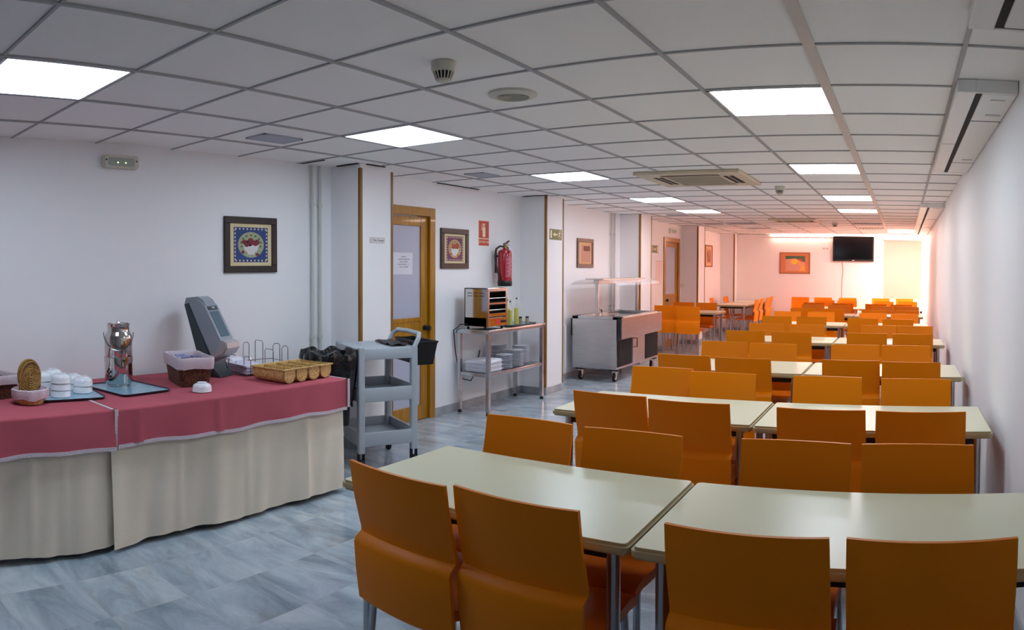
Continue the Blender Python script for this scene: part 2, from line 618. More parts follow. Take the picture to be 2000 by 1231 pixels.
# ------------------------------------------------------------------ ceiling lights
def panel(i, j, light, label, rows=1):
    x0, y0 = GX + i * SX, GY + j * SY
    SY_ = SY * rows
    t = thing('ceiling_light', label, 'light', (x0 + SX / 2, y0 + SY_ / 2, ZC), 0, 'ceiling light panels')
    hx, hy = SX / 2 - .013, SY_ / 2 - .011
    bm = NB()
    for a, b, c, d in ((-hx, hx, -hy, -hy + .012), (-hx, hx, hy - .012, hy), (-hx, -hx + .012, -hy, hy), (hx - .012, hx, -hy, hy)):
        box(bm, a, b, c, d, -.0045, .003)
    obj('light_frame', bm, 'white_plastic', t)
    m = mat('lit_diffuser', (250, 250, 250), .5, emit=light[0], strength=light[1])
    obj('light_diffuser', B(-hx + .012, hx - .012, -hy + .012, hy - .012, -.0025, .003), m, t)


panel(-5, -3, LIGHT_COOL, 'square ceiling light panel above the buffet table, cut by the photo edge')
panel(-5, 1, LIGHT_COOL, 'square ceiling light panel between the near grey vent and the first pillar')
panel(-5, 5, LIGHT_COOL, 'square ceiling light panel above the steel toaster table')
panel(-5, 9, LIGHT_MID, 'square ceiling light panel above the cold buffet trolley')
panel(-5, 12, LIGHT_WARM, 'small distant ceiling light panel past the cold buffet, last of the left row')
panel(-1, 1, LIGHT_COOL, 'largest ceiling light panel of the right row, over the second dining tables')
panel(-1, 5, LIGHT_MID, 'second ceiling light panel of the right row, near the smoke detector')
panel(-1, 9, LIGHT_MID, 'third ceiling light panel of the right row, just before the far rail')
panel(-1, 12, LIGHT_FAR, 'last and thinnest ceiling light panel of the right row, before the television wall')

panel(0, 20, LIGHT_ADDED_END, 'long bright ceiling light added in front of the window at the far end', 2.3)  # extra panel added to make the far end bright and pink

# ------------------------------------------------------------------ dining chairs
def make_chair():
    t = thing('dining_chair', '', 'chair', (0, 0, 0), 0, 'orange dining chairs')
    P = [(.866, 0), (.80, .010), (.735, .024), (.67, .042), (.628, .054), (.616, .054), (.600, .028), (.585, .022), (.49, .030), (.39, .044)]
    hw = [.2165, .2175, .2180, .2182, .2183, .2184, .2190, .2190, .2190, .2175]

    def fn(u, v):
        k = v * (len(P) - 1)
        i = min(int(k + 1e-6), len(P) - 2)
        f = k - i
        z = P[i][0] * (1 - f) + P[i + 1][0] * f
        yy = P[i][1] * (1 - f) + P[i + 1][1] * f
        w_ = (hw[i] * (1 - f) + hw[i + 1] * f) * .962
        s = 2 * u - 1
        return (s * w_, yy - .020 * (1 - s * s), z)
    bm = sheet(NB(), fn, 10, len(P) - 1, (0, .013, 0))
    obj('backrest', bm, 'chair', t, True)

    def fs(u, v):
        s = 2 * u - 1
        z = .468 - .010 * math.sin(PI * min(v * 1.1, 1)) - (.018 * max(0, v - .85) / .15 if v > .85 else 0)
        return (s * (.202 - .01 * v), .046 + .409 * v, z)
    bm = sheet(NB(), fs, 8, 12, lambda u, v: (0, 0, -.034 if .05 < v < .97 else -.026))
    obj('seat', bm, 'brown_seat', t, True)
    for sx in (-1, 1):
        for (y0, y1) in ((.085, .045), (.385, .425)):
            bm = NB()
            tube(bm, [(sx * .172, y0, .440), (sx * .178, (y0 + y1) / 2, .2), (sx * .184, y1, 0.0)], .012, 10, radii=[.0135, .012, .010])
            obj('leg', bm, 'steel_leg', t, True)
    return t


chair0 = make_chair()
used = [False]


def chair(x, y, rz, label):
    if not used[0]:
        used[0] = True
        chair0.location = (x, y, 0)
        chair0.rotation_euler = (0, 0, rz)
        chair0['label'] = label
        return chair0
    return dup(chair0, (x, y, 0), rz, label)


ROW = ['front', 'second', 'third', 'fourth', 'fifth', 'sixth', 'seventh']
ORD = ['leftmost', 'second from left', 'second from right', 'rightmost']
# (x, y) of the middle of each backrest top; near = backs to the camera, far = facing the camera across the table
near = [
    [(-1.530, 1.770, -.07), (-1.080, 1.776, -.03), (-.395, 1.779, .0), (.084, 1.788, .01)],
    [(-1.535, 3.52, -.05), (-1.070, 3.46, -.01), (-.392, 3.443, 0), (.094, 3.437, .0)],
    [(-1.690, 5.34, -.04), (-1.203, 5.284, -.0), (-.387, 5.363, -.0), (.068, 5.316, 0)],
    [(-1.72, 7.66, 0), (-1.2, 7.634, 0), (-.387, 7.708, 0), (.110, 7.69, 0)],
    [(-1.82, 10.2, 0), (-1.32, 10.25, 0), (-.566, 10.116, 0), (-.068, 10.02, 0)],
    [(-1.76, 12.45, 0), (-1.24, 12.4, 0), (-.495, 12.235, 0), (.045, 12.23, 0)],
    [(-1.85, 14.75, 0), (-1.24, 14.65, 0), (-.55, 14.5, 0), (-.04, 14.46, 0)]]
far = [
    [(-1.585, 2.757, 0), (-1.085, 2.742, 0), (-.412, 2.778, .0), (.066, 2.780, 0)],
    [(-1.60, 4.60, .02), (-1.150, 4.50, .0), (-.471, 4.508, .01), (.088, 4.484, 0)],
    [(-1.635, 6.44, 0), (-1.168, 6.40, 0), (-.429, 6.484, 0), (.034, 6.484, 0)],
    [(-1.70, 8.80, .02), (-1.178, 8.76, 0), (-.3, 8.85, 0), (.154, 8.82, 0)],
    [(-1.86, 11.42, 0), (-1.311, 11.42, 0), (-.476, 11.34, 0), (.028, 11.30, 0)],
    [(-1.75, 13.8, .02), (-1.24, 13.85, 0), (-.384, 13.6, 0), (.09, 13.6, 0)],
    [(-1.75, 15.92, 0), (-1.25, 15.92, .03), (-.42, 15.9, 0), (.1, 15.9, 0)]]
for r in range(7):
    for k, (x, y, a) in enumerate(near[r]):
        chair(x * .956, y * .956, a, 'orange dining chair with back to camera, %s at the %s row of tables' % (ORD[k], ROW[r]))
    for k, (x, y, a) in enumerate(far[r]):
        chair(x * .956, y * .956, PI + a, 'orange dining chair facing camera, %s behind the %s row of tables' % (ORD[k], ROW[r]))
for x, lab in ((-2.42, 'leftmost, under the framed picture'), (-1.88, 'under the gap between picture and television'), (-1.30, 'under the hanging television cable'),
               (-.52, 'left of two below the window'), (.03, 'right of two below the window')):
    chair(x, 16.72, PI, 'orange dining chair against the far wall, ' + lab)
# side group on the left
chair(-4.06, 11.76, -.03, 'orange dining chair with back to camera beside cold buffet, left of a pair')
chair(-3.625, 11.66, .03, 'orange dining chair with back to camera beside cold buffet, right of a pair')
chair(-4.13, 13.05, PI, 'orange dining chair facing camera at left side table, by the open doorway')
chair(-3.68, 13.05, PI, 'orange dining chair facing camera at left side table, by the fourth pillar')
chair(-3.10, 15.05, PI / 2, 'orange dining chair seen in profile, nearest on the right of far-left tables')
chair(-3.10, 15.58, PI / 2 + .04, 'orange dining chair in profile, second on the right of far-left tables')
chair(-3.10, 16.28, PI / 2, 'orange dining chair in profile, third on the right of far-left tables')
chair(-3.12, 16.78, PI / 2, 'orange dining chair in profile, last on right of far-left tables by wall')
chair(-4.20, 15.25, -PI / 2 + .1, 'orange dining chair facing right at far-left table, below the small picture')
chair(-4.13, 16.25, -PI / 2, 'orange dining chair facing right at far-left table, in front of last pillar')


# ------------------------------------------------------------------ dining tables
def make_table(wx, wy, label, x, y, group='cream dining tables'):
    t = thing('dining_table', label, 'table', (x, y, 0), 0, group)
    h = .745
    bm = NB()
    prism(bm, rrect(.0105, wx - .0105, .0105, wy - .0105, .017), 'z', h - .006, h + .0006)
    obj('tabletop', bm, 'laminate', t)
    bm = NB()
    prism(bm, rrect(.0005, wx - .0005, .0005, wy - .0005, .024), 'z', h - .034, h, bev=.009)
    obj('edge_band', bm, 'edging', t, True)
    bm = NB()
    for a, b, c, d in ((.07, wx - .07, .07, .09), (.07, wx - .07, wy - .09, wy - .07), (.07, .09, .07, wy - .07), (wx - .09, wx - .07, .07, wy - .07)):
        box(bm, a, b, c, d, h - .075, h - .034)
    obj('apron_frame', bm, 'dark_metal', t)
    for lx in (.075, wx - .075):
        for ly in (.075, wy - .075):
            bm = NB()
            tube(bm, [(lx, ly, 0), (lx, ly, h - .034)], .021, 14)
            obj('leg', bm, 'steel_leg', t, True)
    return t


ty = [1.808, 3.405, 5.18, 7.44, 9.80, 11.95, 14.20]
td = [.655, .66, .70, .68, .68, .68, .68]
tx = [0, 0, 0, 0, -.08, -.10, -.16]
for r in range(7):
    make_table(1.098, td[r], 'cream rectangular dining table, left of the pair in the %s row' % ROW[r], -1.8285 + tx[r], ty[r] + .008)
    make_table(1.170, td[r], 'cream rectangular dining table by right wall, right of the %s row pair' % ROW[r], -.726 + tx[r], ty[r])
make_table(1.10, .68, 'cream dining table beside the cold buffet trolley, four orange chairs around it', -4.30, 12.02)
make_table(.68, 1.10, 'cream dining table far left, nearer of the two beside the fourth pillar', -3.95, 14.72)
make_table(.68, 1.10, 'cream dining table far left against the pink end wall', -3.95, 15.90)

# ------------------------------------------------------------------ buffet tables and cloths
EX = -3.40


def fold(y, amp=.012):
    return amp * (math.sin(y * 9.1) + .6 * math.sin(y * 21.7 + 1) + .4 * math.sin(y * 47))


def drape(bm, y0, y1, ztop, zbot, out, top_back=None, seed=0, pleat=(), end0=False, wave=.010, th=.003):
    n = max(8, int((y1 - y0) / .02))
    nv = 28
    xf = EX + out

    def front(u, v):
        yy = y0 + (y1 - y0) * u
        drop = v
        amp = .001 + wave * drop
        x = xf + amp * (math.sin(yy * 8.3 + seed) + .5 * math.sin(yy * 19 + 2 * seed) + (.35 * math.sin(yy * 37 + 3 * drop) if wave > .012 else 0)) + .012 * drop + (.003 * math.exp(-((drop - .5) / .012) ** 2) if wave > .012 else 0)
        for p in pleat:
            d = abs(yy - p)
            if d < .035:
                x += .010 * (1 - d / .035)
        zb = zbot + .006 * math.sin(yy * 6.3 + seed) + .003 * math.sin(yy * 17)
        return (x, yy, ztop - (ztop - zb) * drop)
    sheet(bm, front, n, nv, (-th, 0, 0))
    if top_back is not None:
        def rnd(u, v):
            yy = y0 + (y1 - y0) * u
            a = v * PI / 2
            return (xf - .012 + .012 * math.sin(a) + .001 * math.sin(yy * 8.3 + seed) + .0005 * math.sin(yy * 19 + 2 * seed), yy, ztop + .012 * math.cos(a))
        sheet(bm, rnd, n, 4, (-th, 0, -th))

        def top(u, v):
            yy = y0 + (y1 - y0) * u
            return (top_back + (xf - .012 - top_back) * v, yy, ztop + .012 + .0012 * math.sin(yy * 7 + seed) * math.sin(v * PI))
        sheet(bm, top, n, 6, (0, 0, -th))
    return bm


def buffet_table(y0, y1, label):
    t = thing('buffet_table', label, 'table', (0, 0, 0), 0, 'buffet tables under cloths')
    obj('tabletop', B(-4.36, EX - .03, y0, y1, .72, .742, bev=.004), 'laminate', t)
    for x in (-4.3, -3.50):
        for y in (y0 + .08, y1 - .08):
            bm = NB()
            tube(bm, [(x, y, 0), (x, y, .72)], .02, 10)
            obj('leg', bm, 'steel_leg', t, True)


buffet_table(.30, 1.66, 'buffet table hidden under the left beige and red cloths')
buffet_table(1.70, 3.36, 'buffet table hidden under the right beige and red cloths')
bm = drape(NB(), .28, 1.74, .745, .035, -.014, -4.37, seed=1.5, pleat=(1.42, 1.24, .9), wave=.020)
tag(obj('beige_tablecloth', bm, 'beige_cloth', None, True), 'beige floor-length tablecloth at left edge, under the left red cloth', 'tablecloth', 'beige tablecloths')
bm = drape(NB(), 1.68, 3.40, .747, .030, .004, -4.37, seed=0.3, pleat=(2.12, 2.60, 3.06), wave=.018)
sheet(bm, lambda u, v: (-4.37 + (EX + 4.37) * u, 3.40 + .01 * v + .004 * math.sin(u * 30) * v, .755 - .72 * v), 30, 10, (0, -.003, 0))
tag(obj('beige_tablecloth', bm, 'beige_cloth', None, True), 'beige floor-length tablecloth nearer the bin, under the right red cloth', 'tablecloth', 'beige tablecloths')


def red_cloth(y0, y1, zb, out, seed, label, hem0, hem1, over):
    t = thing('red_tablecloth', label, 'tablecloth', (0, 0, 0), 0, 'red tablecloths')
    bm = drape(NB(), y0, y1, .753, zb, out, -4.38, seed=seed, pleat=(y0 + .12, y0 + .65), wave=.006)
    if over:
        sheet(bm, lambda u, v: (-4.38 + (EX + out + 4.38) * u, y1 + .012 * math.sin(v * PI / 2), .765 - .17 * v), 20, 5, (0, -.003, 0))
    obj('cloth', bm, 'red_cloth', t, True)
    bm = NB()
    n = int((y1 - y0) / .02)

    def hem(u, v):
        yy = y0 + (y1 - y0) * u
        zz = zb + .006 * math.sin(yy * 6.3 + seed) + .003 * math.sin(yy * 17)
        x = EX + out + .007 * (math.sin(yy * 8.3 + seed) + .5 * math.sin(yy * 19 + 2 * seed)) + .012
        return (x + .0015, yy, zz + .004 - .020 * v - .002 * math.sin(u * n * 2.2) * v)
    sheet(bm, hem, n, 1, (-.004, 0, 0))
    if hem1:
        sheet(bm, lambda u, v: (EX + out + .014, y1 - .004 + .020 * v, zb + .0 + (.765 - zb) * u), 8, 1, (-.004, 0, 0))
        sheet(bm, lambda u, v: (-4.38 + (EX + out + 4.38) * u, y1 - .018 + .018 * v, .7668), 8, 1, (0, 0, -.003))
    obj('lace_trim', bm, 'lace', t, True)
    return t


red_cloth(.28, 1.700, .572, .022, .4, 'dusty red lace-edged tablecloth at left edge under the wicker baskets', 0, True, False)
red_cloth(1.712, 3.41, .575, .036, 1.9, 'dusty red lace-edged tablecloth under the urn tray and sugar basket', 0, True, True)
T = .7672


# ------------------------------------------------------------------ things on the buffet
def tray(name, label, x, y, rz, wx, wy, z, m='tray'):
    t = thing(name, label, 'tray', (x, y, z), rz, None)
    bm = NB()
    prism(bm, rrect(-wx / 2, wx / 2, -wy / 2, wy / 2, .035), 'z', .003, .008)
    obj('tray_bed', bm, m, t)
    bm = NB()
    R0 = rrect(-wx / 2, wx / 2, -wy / 2, wy / 2, .035)
    R1 = rrect(-wx / 2 - .008, wx / 2 + .008, -wy / 2 - .008, wy / 2 + .008, .042)
    for A, Bq, z0, z1 in ((R0, R1, .003, .014),):
        a = [bm.verts.new((p[0], p[1], z0)) for p in A]
        b = [bm.verts.new((p[0], p[1], z1)) for p in Bq]
        c = [bm.verts.new((p[0], p[1], 0)) for p in A]
        n = len(a)
        for i in range(n):
            k = (i + 1) % n
            bm.faces.new((a[i], a[k], b[k], b[i]))
            bm.faces.new((c[i], b[i], b[k], c[k]))
        bm.faces.new(c)
    obj('tray_rim', bm, 'tray_edge', t)
    return t


tray('serving_tray', 'pale blue tray holding the stacks of white bowls', -3.865, 1.625, -.16, .36, .38, T)
tray('serving_tray', 'pale blue speckled tray under the steel milk urn', -3.90, 2.05, .10, .46, .34, T)

# milk urn
UX, UY = -4.00, 2.045
t = thing('milk_urn', 'polished steel milk churn dispenser with wire handle and tap', 'urn', (UX, UY, T + .008))
bm = NB()
lathe(bm, [(0, 0), (.074, 0), (.074, .012), (.084, .018), (.088, .03), (.088, .155), (.088, .16), (0, .16)], seg=40)
obj('urn_base', bm, 'polished', t, True)
bm = NB()
lathe(bm, [(.0, .155), (.0915, .155), (.0915, .185), (.0, .185)], seg=40)
obj('urn_band', bm, 'polished', t, True)
bm = NB()
lathe(bm, [(0, .184), (.086, .184), (.088, .19), (.088, .30), (.087, .312), (.080, .328), (.072, .340), (.070, .348), (.070, .380), (.074, .388), (.074, .392), (.066, .392), (.066, .378), (0, .378)], seg=40)
obj('urn_body', bm, 'polished', t, True)
bm = NB()
lathe(bm, [(0, .376), (.058, .378), (.05, .388), (.012, .394), (.008, .402), (.012, .41), (0, .414)], seg=24)
obj('urn_lid', bm, 'polished', t, True)
A = math.atan2(-UY, -UX)                               # towards the viewer's side of the room
bm = NB()
pts = []
for i in range(21):
    a = PI * i / 20
    s = math.cos(a) * .093
    d = math.sin(a) * .105
    px_, py_ = -math.sin(A) * s, math.cos(A) * s
    pts.append((px_ + math.cos(A) * .05 * math.sin(a), py_ + math.sin(A) * .05 * math.sin(a), .335 - d))
pts = [(p[0] + math.cos(A) * .042 * math.sin(PI * k / 20), p[1] + math.sin(A) * .042 * math.sin(PI * k / 20), p[2]) for k, p in enumerate(pts)]
tube(bm, pts, .0028, 8)
obj('handle', bm, 'chromewire', t, True)
bm = NB()
TA = A + .25
d = Vector((math.cos(TA), math.sin(TA), 0))
o_ = d * .088 + Vector((0, 0, .17))
tube(bm, [o_, o_ + d * .05], .010, 12)
tube(bm, [o_ + d * .034 + Vector((0, 0, .012)), o_ + d * .034 + Vector((0, 0, -.035))], .007, 10)
tube(bm, [o_ + d * .034 + Vector((-.02, 0, .018)), o_ + d * .034 + Vector((.02, 0, .018))], .004, 8)
obj('tap', bm, 'polished', t, True)
bm = NB()
for da, dz in ((0, 0), (.16, .013), (-.16, .013), (.14, -.016), (-.14, -.016), (0, .028)):
    a = A - .75 + da
    c = Vector((math.cos(a) * .0875, math.sin(a) * .0875, .085 + dz))
    n = Vector((math.cos(a), math.sin(a), 0))
    tube(bm, [c, c + n * .0018], .0075, 10)
obj('vent_hole', bm, 'black', t)


# bowls
def bowl_mesh():                                       # overturned straight-sided bowl, rim down
    bm = NB()
    lathe(bm, [(.0595, 0), (.0605, .003), (.0585, .007), (.058, .026), (.054, .038), (.044, .047), (.032, .050), (.031, .055), (.027, .055), (.026, .050), (0, .049),
               ], seg=32)
    lathe(bm, [(.0595, 0), (.055, .004), (.054, .026), (.040, .042), (0, .044)], seg=32)
    return bm


bw0 = obj('soup_bowl', bowl_mesh(), 'porcelain', None, True)
stk = [(-3.815, 1.575, 3, 'the front stack, in the middle of the blue tray'), (-3.885, 1.745, 2, 'the right front stack on the blue tray'), (-3.925, 1.495, 3, 'the left stack beside the wicker lid'),
       (-4.005, 1.60, 3, 'the tallest rear stack on the blue tray'), (-4.01, 1.735, 2, 'the right rear stack on the blue tray')]
first = True
for x, y, n, lab in stk:
    for k in range(n):
        o = bw0 if first else bw0.copy()
        if not first:
            COL.objects.link(o)
        first = False
        z = T + .0095 + k * .0395
        o.location = (x + random.uniform(-.002, .002), y + random.uniform(-.002, .002), z)
        o.rotation_euler = (0, 0, random.random())
        tag(o, 'overturned white porcelain bowl, %s of %s' % ('top' if k == n - 1 else ('bottom' if k == 0 else 'middle'), lab), 'bowl', 'white bowls on the tray')
o = bw0.copy()
COL.objects.link(o)
o.location = (-3.575, 2.39, T + .001)
o.rotation_euler = (0, 0, 0)
tag(o, 'single overturned white bowl on the red cloth before the sugar basket', 'bowl', 'white bowls on the tray')


def lined_basket(label, x, y, rz, lx, ly, h, wick, flare=.82):
    t = thing('wicker_basket', label, 'basket', (x, y, T + .001), rz)

    def shell(bm, s0, z0, s1, z1, th):
        A0 = rrect(-lx / 2 * s0, lx / 2 * s0, -ly / 2 * s0, ly / 2 * s0, .03 * s0)
        A1 = rrect(-lx / 2 * s1, lx / 2 * s1, -ly / 2 * s1, ly / 2 * s1, .03 * s1)
        n = len(A0)
        rr = []
        for A_, z_, k in ((A0, z0, 1), (A1, z1, 1), (A1, z1, 1 - th), (A0, z0 + .004, 1 - th)):
            rr.append([bm.verts.new((p[0] * k, p[1] * k, z_)) for p in A_])
        for q in range(4):
            a, b = rr[q], rr[(q + 1) % 4]
            for i in range(n):
                k = (i + 1) % n
                bm.faces.new((a[i], a[k], b[k], b[i]))
        return bm
    bm = shell(NB(), flare, 0, 1, h * .97, .06)
    prism(bm, rrect(-lx / 2 * flare, lx / 2 * flare, -ly / 2 * flare, ly / 2 * flare, .025), 'z', 0, .006)
    obj('basket_body', bm, wick, t)
    # white liner folded over the rim with a scalloped edge
    bm = NB()
    n = 96

    def per(u, s):
        L = rrect(-lx / 2 * s, lx / 2 * s, -ly / 2 * s, ly / 2 * s, .032 * s, 6)
        k = u * len(L)
        i = int(k) % len(L)
        f = k - int(k)
        a, b = L[i], L[(i + 1) % len(L)]
        return a[0] * (1 - f) + b[0] * f, a[1] * (1 - f) + b[1] * f
    prof = [(1.02, .66), (1.045, .8), (1.05, 1.0), (1.03, 1.05), (.98, 1.05), (.93, .98), (.90, .70), (.86, .3)]

    def fl(u, v):
        k = v * (len(prof) - 1)
        i = min(int(k), len(prof) - 2)
        f = k - i
        s = prof[i][0] * (1 - f) + prof[i + 1][0] * f
        z = prof[i][1] * (1 - f) + prof[i + 1][1] * f
        if v == 0:
            z -= .04 * abs(math.sin(u * n * .5))
        px_, py_ = per(u % 1.0, s)
        return (px_, py_, z * h + .002 * math.sin(u * 130))
    sheet(bm, fl, n, 14)
    obj('cloth_liner', bm, 'lace', t, True)
    return t


SB = (-3.90, 2.50, -.30)
lined_basket('dark wicker basket with white lace liner holding blue sugar packets', SB[0], SB[1], SB[2], .40, .23, .175, 'brown_wicker')
sp0 = None
for k in range(16):
    if sp0 is None:
        bm = NB()
        prism(bm, rrect(-.034, .034, -.02, .02, .004), 'z', 0, .006, bev=.0025)
        sp0 = o = obj('sugar_packet', bm, 'blue_packet', None, True)
    else:
        o = sp0.copy()
        COL.objects.link(o)
    lx, ly = random.uniform(-.13, .13), random.uniform(-.055, .055)
    c, s = math.cos(SB[2]), math.sin(SB[2])
    o.location = (SB[0] + lx * c - ly * s, SB[1] + lx * s + ly * c, T + .138 + .0045 * k / 2)
    o.rotation_euler = (random.uniform(-.3, .3), random.uniform(-.3, .3), random.uniform(0, 6))
    tag(o, 'blue and white sugar packet piled in the lace-lined basket', 'packet', 'sugar packets in the basket')
bm = NB()
box(bm, -.14, .14, -.075, .075, 0, .118)
tag(obj('sugar_heap', bm, 'blue_packet'), 'blue sugar packets filling the lower half of the lace-lined basket', 'packets', None, (SB[0], SB[1], T + .008), SB[2])['kind'] = 'stuff'
# left basket with packets
LB = (-4.02, 1.20, .35)
lined_basket('wicker basket with white liner and yellow packets at left edge', LB[0], LB[1], LB[2], .30, .26, .13, 'brown_wicker')
for k in range(6):
    bm = NB()
    prism(bm, rrect(-.07, .07, -.045, .045, .01), 'z', 0, .016, bev=.006)
    o = obj('snack_packet', bm, 'yellow_packet', None, True)
    tag(o, 'yellow and green snack packet in the basket at the left edge', 'packet', 'snack packets in the basket', (LB[0] + random.uniform(-.05, .05), LB[1] + random.uniform(-.04, .04), T + .035 + .015 * k), random.random() * 3)
    o.rotation_euler[0] = random.uniform(-.15, .15)
# round basket with upright lid
t = thing('round_basket', 'small round honey wicker basket with cloth liner and upright domed lid', 'basket', (-3.735, 1.355, T + .001), .15)
bm = NB()
lathe(bm, [(0, 0), (.072, 0), (.088, .03), (.096, .065), (.100, .07), (.094, .072), (.082, .03), (.066, .006), (0, .006)], seg=36)
obj('basket_body', bm, 'pale_wicker', t, True)
bm = NB()
n = 48


def lin_fn(u, v):
    a = u * 2 * PI
    pr = [(.100, .030), (.104, .055), (.103, .080), (.094, .084), (.086, .060), (.07, .03)]
    k = v * 5
    i = min(int(k), 4)
    f = k - i
    r = pr[i][0] * (1 - f) + pr[i + 1][0] * f + .003 * math.sin(a * 9)
    z = pr[i][1] * (1 - f) + pr[i + 1][1] * f + (.006 * math.sin(a * 5) if v < .3 else 0)
    return (r * math.cos(a), r * math.sin(a), z)


sheet(bm, lin_fn, n, 10)
obj('cloth_liner', bm, 'lace', t, True)
bm = NB()
for q in range(7):                                     # coiled lid standing on its edge, facing the camera side
    r = .012 + .013 * q
    pts = [(r * .97 * math.cos(a), -.004 + .010 * (1 - q / 6), .150 + r * math.sin(a)) for a in [2 * PI * i / 28 for i in range(29)]]
    tube(bm, pts, .0072, 6, caps=False)
bmesh.ops.rotate(bm, verts=bm.verts, cent=(0, 0, .15), matrix=Matrix.Rotation(-1.25, 3, 'Z') @ Matrix.Rotation(.12, 3, 'X'))
obj('basket_lid', bm, 'wicker', t, True)
bm = NB()
pts = [(.092 * math.cos(a), 0, .13 + .098 * math.sin(a)) for a in [PI * i / 20 for i in range(21)]]
pts = [(.092, 0, .05)] + pts + [(-.092, 0, .05)]
tube(bm, pts, .0055, 8)
bmesh.ops.rotate(bm, verts=bm.verts, cent=(0, 0, 0), matrix=Matrix.Rotation(-1.15, 3, 'Z'))
bmesh.ops.translate(bm, verts=bm.verts, vec=(.0, 0, 0))
obj('handle', bm, 'wicker', t, True)

# napkin dispenser
t = thing('napkin_dispenser', 'tall leaning grey napkin dispenser with smoked window, by the wall', 'dispenser', (-4.07, 2.83, T + .001), .36)
bm = NB()
side = [(-.06, 0), (.10, 0), (.045, .05), (.03, .10), (-.09, .35), (-.165, .50), (-.205, .49), (-.10, .18), (-.055, .06)]
prism(bm, side, 'y', -.085, .085, bev=.006)
obj('dispenser_back', bm, 'disp_dark', t, True)
bm = NB()
side = [(.03, .10), (.115, .155), (.135, .20), (.105, .245), (-.03, .48), (-.055, .52), (-.10, .545), (-.20, .535), (-.215, .495), (-.165, .497), (-.09, .35)]
prism(bm, side, 'y', -.078, .078, bev=.016)
obj('dispenser_cover', bm, 'disp_grey', t, True)
bm = NB()
side = [(.034, .115), (.128, .158), (.156, .20), (.150, .235), (.112, .252), (.09, .24)]
prism(bm, side, 'y', -.084, .084, bev=.008)
obj('dispenser_mouth', bm, mat('warm_grey_plastic', (168, 164, 166), .25), t, True)
bm = NB()
dx, dz = (-.03 - .105), (.48 - .245)
for (s0, s1, w0, nm, mm, off) in ((.12, .84, .052, 'dispenser_window', 'disp_window', .003), (.88, .985, .056, 'dispenser_badge', 'disp_dark', .004)):
    bm = NB()
    nx, nz = .867 * off, .498 * off
    a = (.105 + dx * s0, .245 + dz * s0)
    b = (.105 + dx * s1, .245 + dz * s1)
    prism(bm, [(a[0] - nx, a[1] - nz), (b[0] - nx, b[1] - nz), (b[0] + nx, b[1] + nz), (a[0] + nx, a[1] + nz)], 'y', -w0, w0)
    obj(nm, bm, mm, t)
bm = NB()
b = (.105 + dx * .935, .245 + dz * .935)
prism(bm, circ(b[0] + .004, b[1] + .0025, .010, .006, 10), 'y', -.012, .012)
obj('badge_mark', bm, 'white_plastic', t)
bm = NB()
sheet(bm, lambda u, v: (.085 + .115 * u, -.062 + .124 * v, .112 + .020 * math.sin(u * 3) - .0 * v), 6, 6, (0, 0, .0015))
obj('napkin', bm, 'paper', t, True)

# wire rack with paper napkins
t = thing('wire_rack', 'chrome wire rack with tall loops between napkin dispenser and wicker tray', 'rack', (-4.02, 3.17, T + .001), -.12)
bm = NB()
for (x, y, w_, h_, ax) in ((-.16, -.17, .09, .17, 'x'), (.14, -.17, .09, .13, 'x'), (-.18, .12, .11, .20, 'x'), (.12, .02, .11, .17, 'x'), (-.02, -.2, .06, .13, 'y'), (-.20, .02, .05, .19, 'y'), (.17, .12, .05, .19, 'y'), (-.08, .21, .06, .18, 'y')):
    if ax == 'x':
        p = [(x - w_ / 2, y, 0), (x - w_ / 2, y, h_ - .015), (x - w_ / 2 + .012, y, h_), (x + w_ / 2 - .012, y, h_), (x + w_ / 2, y, h_ - .015), (x + w_ / 2, y, 0)]
    else:
        p = [(x, y - w_ / 2, 0), (x, y - w_ / 2, h_ - .015), (x, y - w_ / 2 + .012, h_), (x, y + w_ / 2 - .012, h_), (x, y + w_ / 2, h_ - .015), (x, y + w_ / 2, 0)]
    tube(bm, p, .0028, 6)
for z in (.004, .055):
    tube(bm, [(-.2, -.2, z), (.19, -.2, z), (.19, .24, z), (-.2, .24, z), (-.2, -.2, z)], .0028, 6)
for k in range(5):
    tube(bm, [(-.2, -.12 + .08 * k, .004), (.19, -.12 + .08 * k, .004)], .0025, 6)
obj('wire_frame', bm, 'chromewire', t, True)
bm = NB()
for k in range(9):
    q = .003 * math.sin(k * 2.1)
    box(bm, -.165 + q, .155 + q, -.185, -.01 + q, .009 + k * .0065, .0135 + k * .0065)
tag(obj('napkin_stack', bm, 'purple_paper'), 'lilac-edged white paper napkins lying in the chrome wire rack', 'napkins', None, (-4.02, 3.17, T + .001), -.12)['kind'] = 'stuff'

# four-trough wicker cutlery tray
t = thing('cutlery_tray', 'pale wicker cutlery tray with four round-bottomed troughs', 'basket', (-3.615, 3.145, T + .001), .06)
for k in range(4):
    y0 = -.225 + k * .1125
    bm = NB()
    r, h_ = .0545, .088
    U = [(y0 + .056 + r * math.cos(a), h_ - .034 + (h_ - .034) * math.sin(a)) for a in [PI + PI * i / 14 for i in range(15)]]
    outer = [(y0 + .0015, h_)] + U + [(y0 + .1105, h_)]
    inner = [(y0 + .056 + (p[0] - y0 - .056) * .88, .006 + (p[1]) * .95) for p in outer]
    inner[0] = (inner[0][0], h_)
    inner[-1] = (inner[-1][0], h_)
    prism(bm, outer + inner[::-1], 'x', -.15, .15)
    for xx in (-.15, .144):
        prism(bm, outer, 'x', xx, xx + .006)
    obj('trough', bm, 'pale_wicker', t)
bm = NB()
tube(bm, [(-.155, -.23, .09), (.155, -.23, .09), (.155, .23, .09), (-.155, .23, .09), (-.155, -.23, .09)], .006, 8)
for k in range(1, 4):
    tube(bm, [(-.15, -.225 + k * .1125, .09), (.15, -.225 + k * .1125, .09)], .005, 6)
obj('basket_rim', bm, 'pale_wicker', t, True)
